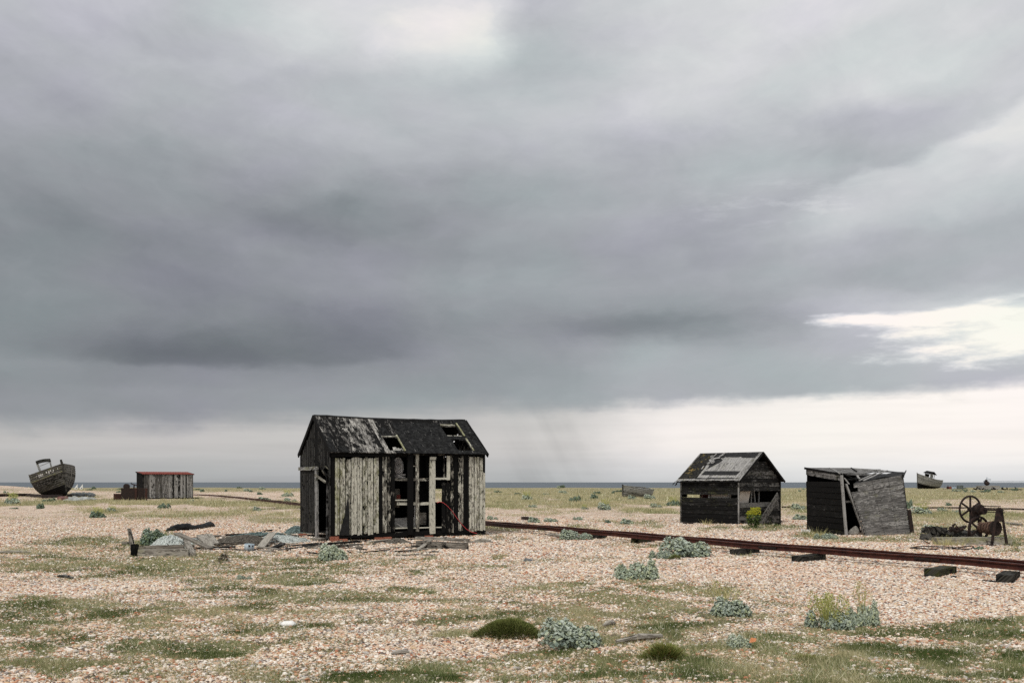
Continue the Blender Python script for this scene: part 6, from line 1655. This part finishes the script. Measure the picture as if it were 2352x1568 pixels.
plant('big3', 1522, 1284, 56, 26, 'small blue green sea kale clump touching the left end of the broad one', GK)
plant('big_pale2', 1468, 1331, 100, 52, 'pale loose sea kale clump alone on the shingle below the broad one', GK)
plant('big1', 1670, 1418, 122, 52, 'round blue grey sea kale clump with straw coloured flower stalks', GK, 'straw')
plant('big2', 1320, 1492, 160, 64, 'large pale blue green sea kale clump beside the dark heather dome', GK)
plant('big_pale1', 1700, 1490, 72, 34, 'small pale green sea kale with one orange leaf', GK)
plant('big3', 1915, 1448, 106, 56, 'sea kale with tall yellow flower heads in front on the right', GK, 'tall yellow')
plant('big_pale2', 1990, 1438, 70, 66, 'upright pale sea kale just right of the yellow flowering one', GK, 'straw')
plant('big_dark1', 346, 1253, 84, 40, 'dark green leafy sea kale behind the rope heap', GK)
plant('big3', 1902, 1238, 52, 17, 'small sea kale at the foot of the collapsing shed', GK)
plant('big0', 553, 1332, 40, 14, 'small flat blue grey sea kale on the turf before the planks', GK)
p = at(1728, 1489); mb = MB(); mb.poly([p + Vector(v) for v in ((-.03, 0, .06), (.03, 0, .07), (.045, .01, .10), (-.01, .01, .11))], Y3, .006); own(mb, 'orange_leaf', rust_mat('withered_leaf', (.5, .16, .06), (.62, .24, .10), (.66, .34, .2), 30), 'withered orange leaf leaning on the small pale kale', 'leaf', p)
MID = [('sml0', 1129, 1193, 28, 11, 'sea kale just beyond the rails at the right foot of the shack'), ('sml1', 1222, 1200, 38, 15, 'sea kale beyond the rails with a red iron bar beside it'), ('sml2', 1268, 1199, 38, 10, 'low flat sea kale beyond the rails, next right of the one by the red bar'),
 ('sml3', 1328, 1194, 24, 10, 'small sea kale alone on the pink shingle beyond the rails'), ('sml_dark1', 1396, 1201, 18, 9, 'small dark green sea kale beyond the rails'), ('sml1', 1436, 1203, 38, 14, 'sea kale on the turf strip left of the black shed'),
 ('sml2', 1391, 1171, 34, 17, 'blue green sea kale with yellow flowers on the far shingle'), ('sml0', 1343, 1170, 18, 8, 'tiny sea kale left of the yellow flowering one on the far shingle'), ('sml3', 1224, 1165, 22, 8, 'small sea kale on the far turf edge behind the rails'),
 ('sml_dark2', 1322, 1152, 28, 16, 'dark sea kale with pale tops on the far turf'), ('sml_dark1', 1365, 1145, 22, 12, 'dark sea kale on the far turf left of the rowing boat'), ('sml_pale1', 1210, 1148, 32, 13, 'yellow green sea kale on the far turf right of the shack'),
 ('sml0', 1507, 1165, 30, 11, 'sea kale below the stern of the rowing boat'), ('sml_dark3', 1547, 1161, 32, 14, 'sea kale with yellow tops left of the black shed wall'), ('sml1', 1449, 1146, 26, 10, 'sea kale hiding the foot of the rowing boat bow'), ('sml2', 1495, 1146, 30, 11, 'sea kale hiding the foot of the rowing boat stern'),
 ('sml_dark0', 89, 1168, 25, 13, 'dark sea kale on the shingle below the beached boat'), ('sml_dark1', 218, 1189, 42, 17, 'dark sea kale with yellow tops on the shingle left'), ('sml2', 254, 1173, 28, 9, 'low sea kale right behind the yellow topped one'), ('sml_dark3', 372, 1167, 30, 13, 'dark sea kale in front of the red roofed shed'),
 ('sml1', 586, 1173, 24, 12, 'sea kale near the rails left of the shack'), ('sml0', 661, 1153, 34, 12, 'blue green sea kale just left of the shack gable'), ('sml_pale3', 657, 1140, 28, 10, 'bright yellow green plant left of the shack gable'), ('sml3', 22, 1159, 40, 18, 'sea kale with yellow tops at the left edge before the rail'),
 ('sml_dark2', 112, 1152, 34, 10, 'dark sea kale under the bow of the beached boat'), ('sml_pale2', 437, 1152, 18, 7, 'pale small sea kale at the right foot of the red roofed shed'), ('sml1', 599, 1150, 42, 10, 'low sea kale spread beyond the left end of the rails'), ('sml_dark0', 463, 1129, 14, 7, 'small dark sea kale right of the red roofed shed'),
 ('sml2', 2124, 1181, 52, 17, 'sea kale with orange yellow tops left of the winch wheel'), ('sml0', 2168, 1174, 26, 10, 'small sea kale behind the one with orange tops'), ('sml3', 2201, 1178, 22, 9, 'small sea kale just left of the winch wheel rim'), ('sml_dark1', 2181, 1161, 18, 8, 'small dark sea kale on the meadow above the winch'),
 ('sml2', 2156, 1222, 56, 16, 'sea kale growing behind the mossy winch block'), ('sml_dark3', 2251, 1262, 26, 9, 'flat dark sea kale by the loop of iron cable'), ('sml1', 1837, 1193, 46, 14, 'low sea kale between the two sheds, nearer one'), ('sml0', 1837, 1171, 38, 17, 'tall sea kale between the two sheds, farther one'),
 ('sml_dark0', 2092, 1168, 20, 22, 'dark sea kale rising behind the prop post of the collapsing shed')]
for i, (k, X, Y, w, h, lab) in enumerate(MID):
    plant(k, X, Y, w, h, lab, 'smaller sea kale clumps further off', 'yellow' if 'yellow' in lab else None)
FARL = 'small dark green plant on the far crest of the beach'
rs = random.Random(3)
for i in range(46):
    X = rs.choice([rs.uniform(5, 60), rs.uniform(200, 310), rs.uniform(450, 690), rs.uniform(450, 690), rs.uniform(1120, 1420), rs.uniform(1120, 1560), rs.uniform(1800, 1850), rs.uniform(2090, 2350), rs.uniform(2200, 2350)])
    plant(rs.choice(['sml_dark0', 'sml_dark1', 'sml_dark2', 'sml0', 'sml_pale1']), X, rs.uniform(1119, 1136), rs.uniform(8, 24), rs.uniform(3, 7), FARL, 'small plants along the far crest')

def sprigs(seed, n, L, w, rx, ry, h, wild=.6, dome=True):
    rs = np.random.RandomState(seed)
    th = rs.rand(n) * 6.283; u = rs.rand(n) ** (.62); 
    x = np.cos(th) * u; y = np.sin(th) * u
    edge = 1 + .16 * np.sin(th * 3 + seed) + .10 * np.sin(th * 7 + 2)
    z = np.clip(1 - u ** 1.7, 0, 1) ** .8 if dome else (1 - u ** 3) * .5
    lump = .8 + .35 * fbm(x * 3 + 9, y * 3 + seed, 3, 5)
    px_, py_, pz_ = x * rx * edge, y * ry * edge, z * h * lump
    nx = x / rx * .3 + (rs.rand(n) - .5) * wild; ny = y / ry * .3 + (rs.rand(n) - .5) * wild; nz = .55 + .5 * rs.rand(n)
    l = np.sqrt(nx ** 2 + ny ** 2 + nz ** 2); LL = L * (.5 + rs.rand(n))
    a = rs.rand(n) * 6.283
    v = np.empty((n, 3, 3)); b = np.stack([px_, py_, np.maximum(pz_ - .02, 0)], -1)
    sd = np.stack([np.cos(a) * w, np.sin(a) * w, np.zeros(n)], -1)
    tip = b + np.stack([nx / l * LL, ny / l * LL, nz / l * LL], -1)
    v[:, 0] = b - sd; v[:, 1] = b + sd; v[:, 2] = tip
    tone = np.stack([np.clip(.5 * z + .6 * (rs.rand(n) - .3), 0, 1), (rs.rand(n) < .16) * rs.rand(n), np.zeros(n), np.ones(n)], -1)
    return v.reshape(-1, 3), np.arange(3 * n).reshape(-1, 3), tone.repeat(3, 0)
def tuft(name, label, cat, X, Y, w, h, n, L, wd, mat, seed, wild=.6, dome=True, group=None):
    p = at(X, Y); s = p.y / F; rx = w * s / 2
    v, f, tn_ = sprigs(seed, n, L, wd, rx, rx * .72, h * s, wild, dome)
    o = fast_mesh(name, v, f, mat, tn_); o.location = p + Vector((0, rx * .6, -.01)); return prop(o, label, cat, group)
tuft('heather_dome', 'dark olive dome of heather on the shingle in front', 'heather', 1171, 1468, 154, 44, 9500, .04, .006, M_HEATH, 4, .7)
tuft('olive_bush', 'small olive green and rusty bush in the front, right of centre', 'bush', 1530, 1517, 92, 30, 2600, .07, .006, M_BUSH, 6, .8)
tuft('green_tuft', 'bright green low tuft near the right front', 'tuft', 1858, 1519, 78, 9, 1500, .05, .004, M_BUSH, 8, 1.0, True)
tuft('dead_tuft', 'brown dead tuft on the turf before the planks', 'tuft', 512, 1292, 26, 20, 500, .08, .005, leaf_mat('dead_stalk', (.06, .05, .04), (.22, .19, .15), None, .8, .05), 9, 1.2)
tuft('olive_bush', 'small dark olive bush at the left foot of the broad blue green kale', 'bush', 1552, 1285, 30, 12, 500, .06, .006, M_HEATH, 11, .8)
tuft('grass_tuft', 'tall thin grass at the left corner of the collapsing shed', 'grass tuft', 1880, 1234, 44, 5, 140, .26, .005, M_SEED, 12, .9, True)
tuft('grass_tuft', 'sparse dry grass at the foot of the long black wall', 'grass tuft', 1625, 1206, 36, 4, 80, .22, .005, M_SEED, 13, .9, True)
tuft('grass_tuft', 'dry grass in front of the long winch beam', 'grass tuft', 2190, 1254, 80, 4, 260, .22, .005, M_SEED, 14, .9, True)
tuft('grass_tuft', 'green grass around the rope heap and dark kale', 'grass tuft', 372, 1246, 70, 12, 500, .22, .006, M_BUSH, 15, .9, True)
# flowering ragwort at the black shed
p = at(1727, 1211); T = thing('ragwort', 'bushy ragwort with bright yellow flowers beside the black shed gable', 'plant', p + Vector((0, -.25, 0)))
V, Q, TN = [], [], []; rs = random.Random(2)
for k in range(260):
    th = rs.random() * 6.283; z = rs.random(); r_ = (.10 + .16 * z) * rs.random() ** .5
    c = Vector((math.cos(th) * r_, math.sin(th) * r_, z * .5)); d = Vector((math.cos(th), math.sin(th), .6)).normalized(); nn = Vector((rs.uniform(-.6, .6), rs.uniform(-.6, .6), 1)).normalized(); d = (d - nn * d.dot(nn)).normalized()
    leaf(V, Q, TN, c, nn, d, .10, .035, (rs.random(), 0, 0, 1), .3, rs)
o = bpy.data.objects.new('foliage', to_mesh('foliage', V, Q, TN, M_RAG)); COL.objects.link(o); o.parent = T
V, Q, TN = [], [], []
for k in range(300):
    th = rs.random() * 6.283; r_ = .24 * rs.random() ** .5; z = .48 + .24 * rs.random() - (.12 if math.cos(th) < -.3 else 0)
    c = Vector((math.cos(th) * r_ * 1.05, math.sin(th) * r_, z)); a = rs.random() * 3.14; w = .024
    for (x, y) in ((Vector((math.cos(a), math.sin(a), .3)), Vector((-math.sin(a), math.cos(a), .3))), (Vector((math.cos(a), math.sin(a), 0)), Vector((0, 0, 1)))):
        i = len(V); V += [c - x * w, c - y * w, c + x * w, c + y * w]; TN += [(rs.random(), 0, 0, 1)] * 4; Q.append((i, i + 1, i + 2, i + 3))
M_RFL = leaf_mat('ragwort_flower', (.36, .37, .03), (.54, .52, .06), None, .6, .2)
o = bpy.data.objects.new('flower_heads', to_mesh('flowers', V, Q, TN, M_RFL)); COL.objects.link(o); o.parent = T
